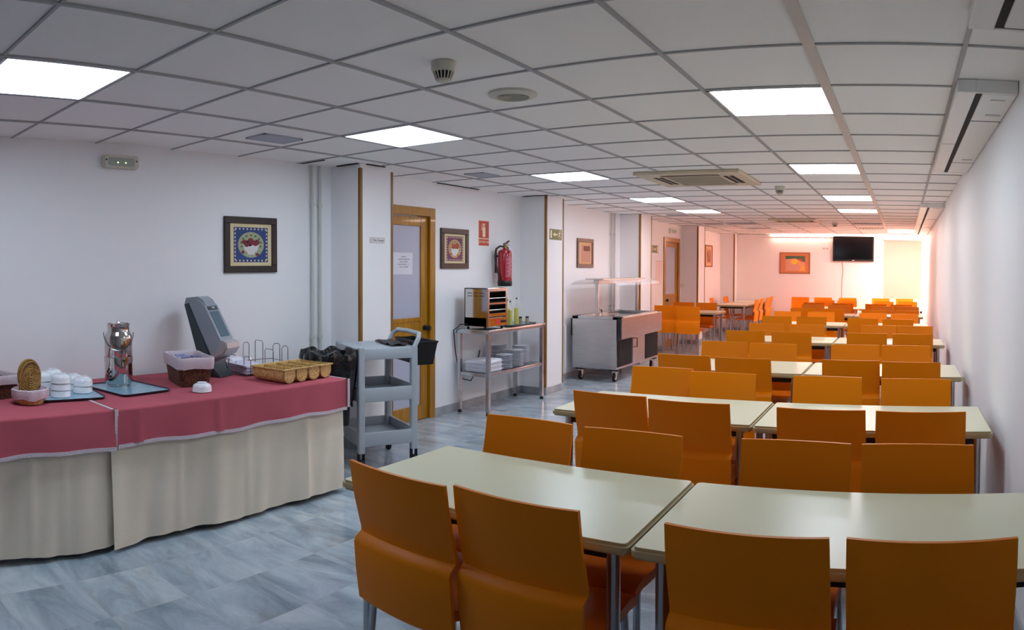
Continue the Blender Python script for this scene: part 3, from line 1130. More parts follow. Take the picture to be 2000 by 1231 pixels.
for k in range(3):
    bm = NB()
    tube(bm, [(-.09, 0, .0), (.06, 0, .006)], .003, 6, radii=[.0022, .0035])
    lathe(bm, [(0, .002), (.014, .004), (.018, .009), (.014, .0085), (0, .005)], (.075, 0, 0), 12, 1.4, 1)
    tag(obj('teaspoon', bm, 'polished', None, True), 'small steel teaspoon lying in a trough of the wicker cutlery tray', 'spoon', 'teaspoons in the cutlery tray', (-3.63, 2.995 + .1125 * (k + 1) - .02, T + .026), .2 * k - .15)

# ------------------------------------------------------------------ bin with bag
t = thing('hanging_bin', 'black bin with loose black bag hung on the near end of the grey service cart', 'bin', (-3.835, 3.69, .02), math.atan2(.893, .45))
bm = NB()
prism(bm, rrect(-.14, .145, -.17, .17, .04), 'z', .33, .82)
for v in bm.verts:
    if v.co.z < .4:
        v.co.x *= .86
        v.co.y *= .86
obj('bin_body', bm, 'black', t, True)
bm = NB()
n = 60


def bag(u, v):
    a = u * 2 * PI
    prof = [(.160, .50), (.178, .66), (.186, .76), (.190, .83), (.182, .868), (.155, .872), (.13, .80), (.10, .70)]
    k = v * 7
    i = min(int(k), 6)
    f = k - i
    r = prof[i][0] * (1 - f) + prof[i + 1][0] * f
    z = prof[i][1] * (1 - f) + prof[i + 1][1] * f
    sq = .97 / max(abs(math.cos(a)), abs(math.sin(a))) ** .55
    r = 1.10 * r * min(sq, 1.16) * (1 + .035 * math.sin(a * 11 + 3 * v) + .02 * math.sin(a * 23 + 5 * v))
    z += .018 * math.sin(a * 7) * (1 if v < .8 else .2) - (.04 * abs(math.sin(a * 4)) if v == 0 else 0)
    return (r * math.cos(a), r * math.sin(a), z)


sheet(bm, bag, n, 21)
obj('bin_bag', bm, 'bag', t, True)
for q in (-.1, .1):
    obj('hook', B(.13, .185, q - .01, q + .01, .78, .86), 'black', t)

# ------------------------------------------------------------------ grey service cart
CR = math.atan2(.893, .45)
t = thing('service_cart', 'three-shelf pale grey plastic service cart in front of the wooden door', 'cart', (-3.62, 3.80, 0), CR)
CL, CW = .47, .56
for k, z in enumerate((.20, .53, .845)):
    bm = NB()
    hh = .085 if k < 2 else .062
    box(bm, .0, CL, .0, .02, z - .02, z + hh, .006)
    box(bm, .0, CL, CW - .02, CW, z - .02, z + hh, .006)
    box(bm, .0, .02, .02, CW - .02, z - .02, z + hh, .004)
    box(bm, CL - .02, CL, .02, CW - .02, z - .02, z + hh, .004)
    if k < 2:
        box(bm, .02, CL - .02, .02, CW - .02, z + .0, z + .014)
    else:
        box(bm, .02, CL - .02, .02, CW - .02, z + .048, z + .060)
    obj('shelf', bm, 'grey_plastic', t, True)
for x in (.022, CL - .022):
    for y in (.022, CW - .022):
        bm = NB()
        prism(bm, rrect(x - .026, x + .026, y - .026, y + .026, .012), 'z', .13, .915, bev=.004)
        obj('post', bm, 'grey_plastic', t, True)
        bm = NB()
        tube(bm, [(x - .012, y, .042), (x + .012, y, .042)], .042, 20)
        c_ = obj('caster_wheel', bm, 'rubber', t, True)
        bm = NB()
        box(bm, x - .024, x - .016, y - .02, y + .02, .045, .13)
        box(bm, x + .016, x + .024, y - .02, y + .02, .045, .13)
        obj('caster_fork', bm, 'dark_metal', c_)
bm = NB()
hz = .905
pts = [(CL - .022, .022, hz - .01), (CL + .02, .026, hz + .065), (CL + .045, .07, hz + .095), (CL + .05, CW / 2, hz + .10), (CL + .045, CW - .07, hz + .095), (CL + .02, CW - .026, hz + .065), (CL - .022, CW - .022, hz - .01)]
tube(bm, pts, .018, 12)
obj('handle', bm, 'grey_plastic', t, True)
t2 = thing('waste_tub', 'shallow black plastic tub hanging on the handle end of the grey cart', 'bin', (-3.62, 3.80, 0), CR)
bm = NB()
x0, x1, y0, y1 = CL + .035, CL + .20, .06, CW - .04
a = [bm.verts.new(p) for p in ((x0, y0, .93), (x1, y0, .93), (x1, y1, .93), (x0, y1, .93))]
b = [bm.verts.new(p) for p in ((x0 + .005, y0 + .02, .755), (x1 - .03, y0 + .02, .755), (x1 - .03, y1 - .02, .755), (x0 + .005, y1 - .02, .755))]
c = [bm.verts.new((v.co.x * .96 + (x0 + x1) / 2 * .04, v.co.y * .96 + (y0 + y1) / 2 * .04, v.co.z)) for v in a]
d_ = [bm.verts.new((v.co.x * .93 + (x0 + x1) / 2 * .07, v.co.y * .96 + (y0 + y1) / 2 * .04, v.co.z + .008)) for v in b]
for q in range(4):
    k = (q + 1) % 4
    bm.faces.new((a[q], a[k], b[k], b[q]))
    bm.faces.new((c[k], c[q], d_[q], d_[k]))
    bm.faces.new((a[k], a[q], c[q], c[k]))
bm.faces.new(b)
bm.faces.new(d_)
obj('tub_body', bm, 'black', t2)
bm = NB()
tube(bm, [(x0, y0, .932), (x1, y0, .932), (x1, y1, .932), (x0, y1, .932), (x0, y0, .932)], .008, 8)
obj('tub_rim', bm, 'black', t2, True)
tag(obj('black_cloth', sheet(NB(), lambda u, v: (.30 + .14 * u, .10 + .36 * v, .911 + .014 * math.sin(u * 4 + v * 7) ** 2), 10, 14, (0, 0, .004)), 'black', None, True),
    'crumpled black liner lying on the top shelf of the grey cart by its handle', 'bag', None, (-3.62, 3.80, 0), CR)

# ------------------------------------------------------------------ stainless table and what is on it
SXa, SXb, SYa, SYb, SH = -4.36, -3.945, 6.03, 7.22, .875
t = thing('steel_table', 'stainless steel work table with lower shelf between door and second pillar', 'table', (0, 0, 0))
bm = NB()
box(bm, SXa, SXb, SYa, SYb, SH - .045, SH, .004)
obj('tabletop', bm, 'steel', t, True)
bm = NB()
box(bm, SXa + .02, SXb - .012, SYa + .02, SYb - .02, .39, .425, .004)
obj('lower_shelf', bm, 'steel', t, True)
for x in (SXa + .03, SXb - .03):
    for y in (SYa + .035, SYb - .035):
        bm = NB()
        box(bm, x - .02, x + .02, y - .02, y + .02, .03, SH - .045, .003)
        l_ = obj('leg', bm, 'steel', t)
        bm = NB()
        lathe(bm, [(0, 0), (.022, 0), (.022, .01), (.016, .03), (0, .03)], (x, y, 0), 14)
        obj('foot', bm, 'rubber', l_, True)
# toaster oven
t = thing('toaster_oven', 'polished steel two-deck toaster oven on the steel work table', 'oven', (0, 0, 0))
ox0, ox1, oy0, oy1, oz0, oz1 = -4.27, -3.975, 6.06, 6.43, .905, 1.30
bm = NB()
box(bm, ox0, ox1 - .02, oy0, oy0 + .012, oz0, oz1, .002)
box(bm, ox0, ox1 - .02, oy1 - .012, oy1, oz0, oz1, .002)
box(bm, ox0, ox1 - .02, oy0, oy1, oz1 - .012, oz1, .002)
box(bm, ox0, ox0 + .012, oy0, oy1, oz0, oz1)
box(bm, ox0, ox1 - .02, oy0, oy1, oz0, oz0 + .09)
obj('oven_body', bm, 'polished', t)
bm = NB()
for yy0, yy1, z0, z1 in ((oy0, oy0 + .03, oz0, oz1), (oy1 - .03, oy1, oz0, oz1), (oy0 + .03, oy1 - .03, oz1 - .035, oz1), (oy0 + .03, oy1 - .03, oz0 + .225, oz0 + .245), (oy0 + .03, oy1 - .03, oz0 + .10, oz0 + .135), (oy0 + .03, oy1 - .03, oz0, oz0 + .085)):
    box(bm, ox1 - .022, ox1, yy0, yy1, z0, z1, .003)
obj('oven_front', bm, 'polished', t)
obj('oven_cavity', B(ox0 + .012, ox0 + .02, oy0 + .012, oy1 - .012, oz0 + .09, oz1 - .012), 'element', t)
bm = NB()
for z in (oz0 + .17, oz0 + .29):
    for k in range(14):
        yy = oy0 + .04 + k * .025
        tube(bm, [(ox0 + .03, yy, z), (ox1 - .004, yy, z)], .0018, 6)
    tube(bm, [(ox1 - .004, oy0 + .03, z), (ox1 - .004, oy1 - .03, z)], .003, 6)
obj('grill_rack', bm, 'chromewire', t)
bm = NB()
for z in (oz0 + .155, oz0 + .235, oz0 + .35):
    for k in range(3):
        tube(bm, [(ox0 + .08 + k * .07, oy0 + .02, z), (ox0 + .08 + k * .07, oy1 - .02, z)], .005, 8)
obj('heating_element', bm, mat('dull_element', (120, 96, 84), .4), t, True)
for yy in (oy1 - .06, oy1 - .10):
    bm = NB()
    tube(bm, [(ox1, yy, oz0 + .045), (ox1 + .018, yy, oz0 + .045)], .015, 16)
    obj('knob', bm, 'black', t, True)
obj('control_panel', B(ox1, ox1 + .002, oy0 + .14, oy1 - .13, oz0 + .018, oz0 + .072), 'sign_red', t)
bm = NB()
for z in (oz1 - .055, oz1 - .085):
    for k in range(3):
        box(bm, ox0 + .04 + k * .075, ox0 + .095 + k * .075, oy0 - .002, oy0 + .001, z, z + .006)
obj('vent_slot', bm, 'black', t)
for x in (ox0 + .03, ox1 - .05):
    for y in (oy0 + .03, oy1 - .03):
        bm = NB()
        lathe(bm, [(0, SH - oz0), (.014, SH - oz0), (.012, 0), (0, 0)], (x, y, oz0), 12)
        obj('foot', bm, 'rubber', t, True)
bm = NB()
tube(bm, [(ox0 + .05, oy0 - .01, .93), (ox0 - .02, oy0 - .05, .92), (ox0 - .06, oy0 - .045, .885), (SXa - .012, SYa - .02, .86), (SXa - .014, SYa + .02, .62), (SXa - .005, SYa + .06, .44), (SXa - .005, SYa + .10, .34), (SXa + .03, SYa + .24, .30), (SXa - .02, SYa + .42, .40), (SXa - .03, SYa + .5, .60)], .0055, 8)
tag(obj('power_cable', bm, 'black', None, True), 'black cable of the toaster oven looping behind the steel table', 'cable')
tag(obj('drip_cloth', B(-.05, .05, -.14, .14, 0, .012, bev=.005), 'dark_metal', None, True), 'thin dark drip mat on the steel table before the toaster oven', 'mat', None, (-3.985, 6.62, SH + .001), 0)


def bottle(x, y, h_, label, liquid):
    t = thing('oil_bottle', label, 'bottle', (x, y, SH + .0105), 0, 'oil and vinegar bottles')
    bm = NB()
    lathe(bm, [(0, 0), (.026, 0), (.028, .006), (.028, h_ * .62), (.022, h_ * .70), (.011, h_ * .78), (.0105, h_ * .90), (.013, h_ * .905), (.013, h_ * .925), (0, h_ * .925)], seg=20)
    obj('bottle_glass', bm, 'bottle_glass', t, True)
    bm = NB()
    lathe(bm, [(0, .004), (.0255, .004), (.0255, h_ * .60), (0, h_ * .60)], seg=18)
    obj('liquid', bm, liquid, t, True)
    bm = NB()
    lathe(bm, [(0, h_ * .925), (.011, h_ * .925), (.011, h_ * .955), (.004, h_ * .965), (.003, h_), (0, h_)], seg=14)
    obj('bottle_cap', bm, 'black', t, True)


bottle(-4.08, 6.66, .27, 'yellow olive oil bottle with black pourer, nearest the toaster oven', 'oil')
bottle(-4.06, 6.76, .30, 'tallest yellow olive oil bottle with black pourer on steel table', 'oil')
bottle(-4.18, 6.76, .28, 'olive oil bottle half hidden behind the other two bottles', 'oil')
for x, y, lab in ((-4.08, 6.88, 'small spice jar next to the olive oil bottles'), (-4.04, 6.96, 'small spice jar farther from the olive oil bottles')):
    t = thing('spice_jar', lab + ' on the steel table', 'jar', (x, y, SH + .0105), 0, 'spice jars')
    bm = NB()
    lathe(bm, [(0, 0), (.02, 0), (.021, .05), (.017, .06), (0, .06)], seg=16)
    obj('jar_body', bm, 'salt', t, True)
    bm = NB()
    lathe(bm, [(0, .06), (.019, .06), (.019, .076), (0, .078)], seg=16)
    obj('lid', bm, 'dark_metal', t, True)
tray('serving_tray', 'flat pale blue tray at the far end of the steel table', -4.10, 6.82, .0, .22, .54, SH + .001)
for k in range(3):
    bm = NB()
    prism(bm, rrect(-.15, .15, -.17, .17, .03), 'z', 0, .042, bev=.019)
    bmesh.ops.subdivide_edges(bm, edges=bm.edges, cuts=1)
    for v in bm.verts:
        v.co.z += .003 * math.sin(v.co.x * 30 + k) + .003 * math.sin(v.co.y * 25 + k)
    tag(obj('folded_towel', bm, 'white_cloth', None, True), '%s of three folded white towels on the lower shelf of the steel table' % ('bottom', 'middle', 'top')[k], 'towel', 'folded white towels',
        (-4.145 + .008 * k, 6.24 - .01 * k, .431 + .041 * k), .03 * k)


def plate_mesh():
    bm = NB()
    lathe(bm, [(0, .0), (.055, .0), (.060, .004), (.098, .015), (.100, .0165), (.098, .018), (.060, .0085), (.05, .006), (0, .006)], seg=40)
    return bm


plate_root = None
pst = [(-4.075, 6.52, 9, 'the front stack beside the towels'), (-4.235, 6.66, 14, 'the tall stack at the wall'), (-4.065, 6.74, 11, 'the middle front stack'), (-4.14, 6.99, 12, 'the far stack at the shelf end')]
NUM = ['bottom', 'second', 'third', 'fourth', 'fifth', 'sixth', 'seventh', 'eighth', 'ninth', 'tenth', 'eleventh', 'twelfth', 'thirteenth', 'fourteenth']
for x, y, n, lab in pst:
    for k in range(n):
        if plate_root is None:
            plate_root = thing('dinner_plate', '', 'plate')
            obj('plate_body', plate_mesh(), 'porcelain', plate_root, True)
            bm = NB()
            lathe(bm, [(.0925, .0135), (.1006, .0150), (.1006, .0165), (.0925, .0150), (.0925, .0135)], seg=40)
            obj('plate_rim', bm, 'plate_rim', plate_root, True)
            r = plate_root
        else:
            r = dup(plate_root, (0, 0, 0), 0, '')
        r.location = (x + random.uniform(-.003, .003), y + random.uniform(-.003, .003), .4265 + k * .0165)
        r['label'] = 'white blue-rimmed plate, %s from the bottom in %s' % (NUM[k], lab) if k else 'white blue-rimmed plate, lowest in %s' % lab
        r['group'] = 'stacked plates on the lower shelf'

# ------------------------------------------------------------------ cold buffet trolley
BX0, BX1, BY0, BY1 = -4.30, -3.62, 8.62, 10.22
t = thing('cold_buffet', 'stainless steel buffet trolley on wheels with glass sneeze guard', 'buffet', (0, 0, 0))
bm = NB()
box(bm, BX0, BX1 - .03, BY0, BY1, .17, .83, .004)
obj('trolley_body', bm, 'steel', t)
bm = NB()
for x0, x1, y0, y1 in ((BX0, BX1, BY0, BY0 + .16), (BX0, BX1, BY1 - .1, BY1), (BX0, BX0 + .09, BY0, BY1), (BX1 - .09, BX1, BY0, BY1)):
    box(bm, x0, x1, y0, y1, .83, .868, .004)
obj('trolley_rim', bm, 'steel', t)
obj('food_well', B(BX0 + .09, BX1 - .09, BY0 + .16, BY1 - .1, .8301, .836), 'water', t)
bm = NB()
box(bm, BX1 - .005, BX1 + .03, BY0 + .05, BY1 + .02, .57, .855, .004)
obj('front_fascia', bm, 'steel', t)
obj('black_bumper', B(BX1 - .02, BX1 - .004, BY0 - .004, BY0 + .05, .55, .84), 'black', t)
obj('black_bumper', B(BX0 - .02, BX0, BY0 + .0, BY0 + .05, .60, .83), 'black', t)
for y0, y1 in ((BY0 + .03, BY0 + .52), (BY1 - .55, BY1 - .02)):
    bm = NB()
    box(bm, BX1 - .031, BX1 - .024, y0, y1, .20, .56)
    for k in range(12):
        box(bm, BX1 - .026, BX1 - .018, y0 + .01, y1 - .01, .22 + k * .028, .232 + k * .028)
    obj('vent_grille', bm, 'void', t)
bm = NB()
box(bm, BX1 - .032, BX1 - .018, BY0 + .55, BY1 - .58, .20, .56, .003)
d_ = obj('cabinet_door', bm, 'steel', t)
bm = NB()
hy_ = BY0 + .62
tube(bm, [(BX1 - .02, hy_, .42), (BX1 + .02, hy_, .42), (BX1 + .02, hy_, .54), (BX1 - .02, hy_, .54)], .007, 8)
obj('handle', bm, 'dark_metal', d_, True)
for x in (BX0 + .09, BX1 - .09):
    for y in (BY0 + .09, BY1 - .09):
        bm = NB()
        box(bm, x - .06, x + .06, y - .05, y + .05, .145, .17)
        c_ = obj('caster_bracket', bm, 'black', t)
        bm = NB()
        tube(bm, [(x - .016, y, .06), (x + .016, y, .06)], .06, 22)
        obj('caster_wheel', bm, 'rubber', c_, True)
        bm = NB()
        tube(bm, [(x - .019, y, .06), (x + .019, y, .06)], .034, 18)
        box(bm, x - .026, x - .02, y - .03, y + .02, .055, .146)
        box(bm, x + .02, x + .026, y - .03, y + .02, .055, .146)
        obj('caster_hub', bm, 'steel', c_, True)
for y in (BY0 + .08, BY1 - .06):
    bm = NB()
    box(bm, -3.99, -3.95, y - .02, y + .02, .868, 1.33, .003)
    obj('guard_post', bm, 'steel', t)
bm = NB()
box(bm, -4.10, -3.84, BY0 - .02, BY1 + .02, 1.352, 1.368, .002)
obj('guard_top', bm, 'steel', t)
bm = NB()
box(bm, -4.01, -3.93, BY0 + .04, BY1 - .02, 1.295, 1.352, .004)
obj('lamp_housing', bm, 'steel', t)
for s in (-1, 1):
    bm = NB()
    sheet(bm, lambda u, v: (-3.97 + s * (.12 + .24 * math.sin(v * 1.25)), BY0 - .02 + (BY1 - BY0 + .04) * u, 1.350 - .085 * (1 - math.cos(v * 1.35))), 2, 8, (0, 0, .004))
    obj('glass_guard', bm, 'glassish', t, True)
bm = NB()
pts = [(-4.02, 8.87 + .0, .84)] + [(-4.02, 8.92 - .05 * math.cos(a), .90 + .05 * math.sin(a)) for a in [PI * i / 10 for i in range(11)]] + [(-4.02, 8.97, .85)]
tube(bm, pts, .009, 8)
obj('tap', bm, 'steel', t, True)

# radiator behind it
t = thing('radiator', 'white wall radiator right of the second pillar behind the buffet trolley', 'radiator', (0, 0, 0))
bm = NB()
for k in range(6):
    box(bm, -4.385, -4.335, 8.06 + k * .08, 8.125 + k * .08, .15, .74, .008)
obj('radiator_body', bm, 'white_plastic', t)
bm = NB()
tube(bm, [(-4.36, 8.09, .15), (-4.36, 8.09, .0)], .01, 8)
obj('radiator_pipe', bm, 'pipe', t)

# ------------------------------------------------------------------ pipes on the wall
for (y, k) in ((4.03, 0), (4.115, 0), (10.10, 1), (10.22, 1)):
    bm = NB()
    tube(bm, [(XW + .03, y, .02), (XW + .03, y, ZC - .006)], .014, 12)
    for z in (.93, 2.03, .3):
        tube(bm, [(XW + .03, y, z - .012), (XW + .03, y, z + .012)], .021, 12)
        box(bm, XW, XW + .03, y - .006, y + .006, z - .006, z + .006)
    lab = 'thin white vertical pipe on the left wall, %s one beside the %s' % ('nearer' if y in (4.03, 10.10) else 'farther', 'first pillar' if k == 0 else 'third pillar')
    tag(obj('water_pipe', bm, 'pipe', None, True), lab, 'pipe', 'vertical wall pipes')


# ------------------------------------------------------------------ pictures and signs on the left wall
def wall_frame(label, y0, y1, z0, z1, fw, fm, mm, x=XW, name='framed_picture', depth=.022):
    t = thing(name, label, 'picture', (x, (y0 + y1) / 2, (z0 + z1) / 2))
    w_, h_ = (y1 - y0) / 2, (z1 - z0) / 2
    bm = NB()
    for a, b, c, d in ((-w_, w_, h_ - fw, h_), (-w_, w_, -h_, -h_ + fw), (-w_, -w_ + fw, -h_ + fw, h_ - fw), (w_ - fw, w_, -h_ + fw, h_ - fw)):
        box(bm, 0.001, depth, a, b, c, d, .004, 2)
    obj('frame', bm, fm, t)
    obj('mount_board', B(.001, .010, -w_ + fw, w_ - fw, -h_ + fw, h_ - fw), mm, t)
    return t


def fruit_print(t, w_, h_, ground, oval, fruit):
    """bordered print with a checkered edge and a bowl of fruit in an oval"""
    bm = NB()
    box(bm, .010, .0108, -w_, w_, -h_, h_)
    obj('print_ground', bm, ground, t)
    bm = NB()
    n = 9
    e = .018
    for k in range(n):
        for s in (-1, 1):
            yy = -w_ + .022 + k * (2 * w_ - .044) / (n - 1)
            zz = -h_ + .022 + k * (2 * h_ - .044) / (n - 1)
            box(bm, .0108, .0112, yy - .006, yy + .006, s * (h_ - .013) - .007, s * (h_ - .013) + .007)
            box(bm, .0108, .0112, s * (w_ - .013) - .006, s * (w_ - .013) + .006, zz - .007, zz + .007)
    obj('border_pattern', bm, 'mount', t)
    obj('print_oval', prism(NB(), circ(0, 0, w_ * .76, h_ * .74, 32), 'x', .0108, .0113), oval, t)
    bm = NB()
    for a in range(14):
        yy, zz = random.uniform(-.42, .42) * w_, random.uniform(.0, .36) * h_
        if (yy / w_) ** 2 / .2 + ((zz / h_ - .05) ** 2) / .14 < 1:
            prism(bm, circ(yy, zz, w_ * .15, h_ * .13, 12), 'x', .0113, .0119 + .0001 * a)
    prism(bm, circ(0, .08 * h_, w_ * .40, h_ * .20, 16), 'x', .0113, .0120)
    obj('print_fruit', bm, fruit, t)
    bm = NB()
    prism(bm, [(-.46 * w_, 0.0 * h_), (-.38 * w_, -.30 * h_), (-.2 * w_, -.45 * h_), (-.2 * w_, -.56 * h_), (.2 * w_, -.56 * h_), (.2 * w_, -.45 * h_), (.38 * w_, -.3 * h_), (.46 * w_, 0)], 'x', .0113, .0122)
    obj('print_bowl', bm, 'print_white', t)
    bm = NB()
    for a in range(9):
        an = -.3 + a * .47
        prism(bm, circ(.58 * w_ * math.cos(an), .05 * h_ + .50 * h_ * math.sin(an), w_ * .06, h_ * .05, 8), 'x', .0113, .0124)
    obj('print_leaves', bm, 'print_green', t)
    bm = NB()
    prism(bm, circ(-.48 * w_, -.42 * h_, w_ * .09, h_ * .1, 12), 'x', .0113, .0126)
    prism(bm, circ(.36 * w_, -.55 * h_, w_ * .11, h_ * .08, 12), 'x', .0113, .0126)
    obj('fruit_pattern', bm, fruit, t)


t = wall_frame('dark framed blue-bordered fruit bowl print on the near left wall', 3.143, 3.655, 1.474, 1.903, .052, 'frame_dark', 'mount')
fruit_print(t, .167, .135, 'blue_print', 'grey_green', 'fruit_red')
t = wall_frame('dark framed plum-bordered fruit bowl print between door and fire sign', 5.81, 6.30, 1.498, 1.914, .056, 'frame_dark', 'mount')
fruit_print(t, .150, .130, 'plum_print', 'tan_print', 'fruit_orange')
t = wall_frame('brown framed peach picture above the cold buffet trolley', 8.94, 9.47, 1.515, 1.926, .05, 'frame_brown', 'mount_peach')
obj('print_ground', B(.010, .011, -.13, .17, -.13, .12), 'print_rose', t)
obj('print_block', B(.011, .012, -.06, .15, .03, .10), 'print_brown', t)
obj('print_line', B(.010, .012, -.19, -.175, -.14, .14), 'mount', t)
t = wall_frame('small light wood framed picture beyond the fourth pillar', 15.42, 16.0, 1.55, 2.05, .035, 'frame_light', 'mount_peach')
obj('print_ground', B(.010, .011, -.18, .18, -.17, .17), 'print_rose', t)
obj('print_shape', prism(NB(), [(-.1, -.14), (.02, -.14), (-.03, .14), (-.12, .10)], 'x', .011, .012), 'print_brown', t)
obj('print_shape', prism(NB(), [(.05, -.14), (.15, -.10), (.14, .13), (.07, .12)], 'x', .011, .012), 'print_brown', t)
# far wall picture
t = thing('framed_picture', 'wide light wood framed yellow and pink picture left of the television', 'picture', (-2.62, YF, 1.673))
w_, h_ = .372, .256
bm = NB()
for a, b, c, d in ((-w_, w_, h_ - .022, h_), (-w_, w_, -h_, -h_ + .022), (-w_, -w_ + .022, -h_, h_), (w_ - .022, w_, -h_, h_)):
    box(bm, a, b, -.022, -.001, c, d, .003)
obj('frame', bm, 'frame_light', t)
obj('mount_board', B(-w_ + .02, w_ - .02, -.010, -.001, -h_ + .02, h_ - .02), mat('terracotta_mount', (196, 124, 84), .8), t)


def fp(name, pts, m, d):
    obj(name, prism(NB(), pts, 'y', -.010 - d, -.010), m, t)


fp('print_ground', [(-.23, -.19), (.25, -.19), (.25, .15), (-.23, .15)], 'print_rose', .001)
fp('print_sky', [(-.23, .09), (.02, .11), (.25, .02), (.25, .17), (-.23, .17)], 'print_green', .0016)
fp('print_path', [(.02, .11), (.25, -.10), (.25, -.19), (.10, -.19), (.16, -.08), (-.02, .08)], mat('orange_print', (240, 170, 80), .8), .0022)
fp('print_flower', circ(-.02, .03, .075, .06, 16), 'print_yellow', .0028)
fp('print_roof', [(.08, .08), (.19, .02), (.20, .07), (.12, .12)], 'fruit_orange', .0030)

# emergency lights
for y0, y1, z0, z1, lab, lit in ((2.127, 2.40, 2.198, 2.288, 'grey emergency light with two green dots high on near left wall', True), (12.90, 13.25, 2.18, 2.276, 'white emergency light above the far wooden door', False)):
    t = thing('emergency_light', lab, 'light', (XW, (y0 + y1) / 2, (z0 + z1) / 2), 0, 'emergency lights')
    w_, h_ = (y1 - y0) / 2, (z1 - z0) / 2
    bm = NB()
    prism(bm, rrect(-w_, w_, -h_, h_, .02), 'x', .001, .045, bev=.008)
    obj('light_housing', bm, 'ivory' if lit else 'white_plastic', t, True)
    obj('light_lens', prism(NB(), rrect(-w_ + .035, w_ - .035, -h_ + .016, h_ - .02, .012), 'x', .045, .048), mat('grey_lens', (168, 176, 166), .2), t)
    for yy in (-.03, .03):
        obj('led', prism(NB(), circ(yy, -.008, .005, .005, 10), 'x', .048, .0495), 'led' if lit else 'grid', t)
    for yy in (-w_ + .02, w_ - .02):
        obj('screw', prism(NB(), circ(yy, .008, .006, .006, 10), 'x', .045, .047), 'dark_metal', t)

RX = (PI / 2, 0, PI / 2)


def running_man(bm, cy, cz, s, x, flip=1):
    def q(pts):
        prism(bm, [(cy + flip * p[0] * s, cz + p[1] * s) for p in pts], 'x', x, x + .0008)
    q(circ(.12, .40, .09, .09, 12))
    q([(-.05, .28), (.10, .30), (.06, -.02), (-.08, -.02)])
    q([(-.05, .27), (-.28, .12), (-.24, .06), (-.02, .18)])
    q([(.08, .26), (.30, .14), (.27, .08), (.06, .17)])
    q([(-.08, .02), (.0, .02), (-.10, -.18), (-.34, -.30), (-.37, -.22), (-.18, -.12)])
    q([(-.02, .02), (.06, .0), (.20, -.16), (.12, -.42), (.04, -.40), (.10, -.16)])


def exit_sign(x, y0, y1, z0, z1, label, man_right):
    t = thing('exit_sign', label, 'sign', (x, (y0 + y1) / 2, (z0 + z1) / 2), 0, 'green exit signs')
    w_, h_ = (y1 - y0) / 2, (z1 - z0) / 2
    obj('sign_plate', B(.001, .004, -w_, w_, -h_, h_), 'sign_green', t)
    f = 1 if man_right else -1
    bm = NB()
    running_man(bm, f * w_ * .62, 0, h_ * 1.75, .004, 1 if man_right else -1)
    obj('running_figure', bm, 'sign_cream', t)
    bm = NB()
    a, s = f * -.05 * w_, h_
    prism(bm, [(a - f * .42 * w_, 0), (a - f * .1 * w_, .40 * s), (a - f * .1 * w_, .13 * s), (a + f * .35 * w_, .13 * s), (a + f * .35 * w_, -.13 * s), (a - f * .1 * w_, -.13 * s), (a - f * .1 * w_, -.40 * s)], 'x', .004, .0048)
    obj('arrow', bm, 'sign_cream', t)
    obj('door_symbol', B(.004, .0048, *sorted((-f * .92 * w_, -f * .66 * w_)), -.7 * h_, .75 * h_), 'sign_cream', t)


exit_sign(-4.05, 7.50, 7.81, 1.848, 1.975, 'green running man exit sign on the second pillar', True)
exit_sign(XW, 11.93, 12.30, 1.79, 1.925, 'green running man exit sign between third pillar and far door', False)
# fire extinguisher sign
t = thing('extinguisher_sign', 'red fire extinguisher sign with lettering above the extinguisher', 'sign', (XW, 6.613, 1.89))
obj('sign_plate', B(.001, .004, -.098, .098, -.055, .135), 'sign_red', t)
obj('sign_plate', B(.001, .004, -.098, .098, -.135, -.066), 'sign_red', t)
obj('sign_divider', B(.001, .003, -.104, .104, -.139, .139), 'sign_cream', t)
bm = NB()
prism(bm, rrect(-.028, .028, -.042, .068, .014), 'x', .004, .005)
prism(bm, rrect(-.010, .010, .068, .098, .004), 'x', .004, .005)
prism(bm, rrect(-.03, .028, .096, .106, .002), 'x', .004, .005)
prism(bm, [(-.03, .10), (-.045, .08), (-.048, .03), (-.040, .03), (-.037, .075), (-.024, .095)], 'x', .004, .005)
obj('extinguisher_symbol', bm, 'sign_cream', t)
text('sign_lettering', 'EXTINTOR', .040, t, 'sign_cream', (.0045, 0, -.100), RX)
# extinguisher
EY, EXX = 6.86, -4.275
t = thing('fire_extinguisher', 'red wall-mounted fire extinguisher with black hose above steel table', 'fire extinguisher', (EXX, EY, 1.300), 0)
bm = NB()
lathe(bm, [(0, .045), (.079, .045), (.081, .055), (.081, .36), (.074, .395), (.05, .415), (.024, .42), (.024, .43), (0, .43)], seg=32)
obj('cylinder_body', bm, 'ext_red', t, True)
bm = NB()
lathe(bm, [(0, 0), (.076, 0), (.083, .01), (.083, .06), (.080, .064), (0, .064)], seg=32)
obj('base_cap', bm, 'black', t, True)
bm = NB()
lathe(bm, [(0, .43), (.020, .43), (.020, .462), (0, .462)], seg=16)
obj('valve', bm, 'brass', t, True)
bm = NB()
box(bm, -.012, .012, -.02, .075, .462, .470)
prism(bm, [(-.02, .472), (.03, .478), (.085, .510), (.082, .518), (.025, .492), (-.02, .484)], 'x', -.012, .012)
prism(bm, [(.035, .455), (.07, .435), (.075, .42), (.065, .425), (.03, .445)], 'x', -.008, .008)
obj('lever_handle', bm, 'black', t)
bm = NB()
tube(bm, [(-.01, -.01, .445), (-.035, -.05, .452), (-.062, -.085, .42), (-.068, -.098, .34), (-.060, -.095, .24), (-.035, -.092, .16), (-.012, -.094, .10)], .011, 10)
obj('hose', bm, 'black', t, True)
bm = NB()
tube(bm, [(-.012, -.094, .105), (-.010, -.095, .06)], .014, 12)
obj('nozzle', bm, 'black', t, True)
bm = NB()


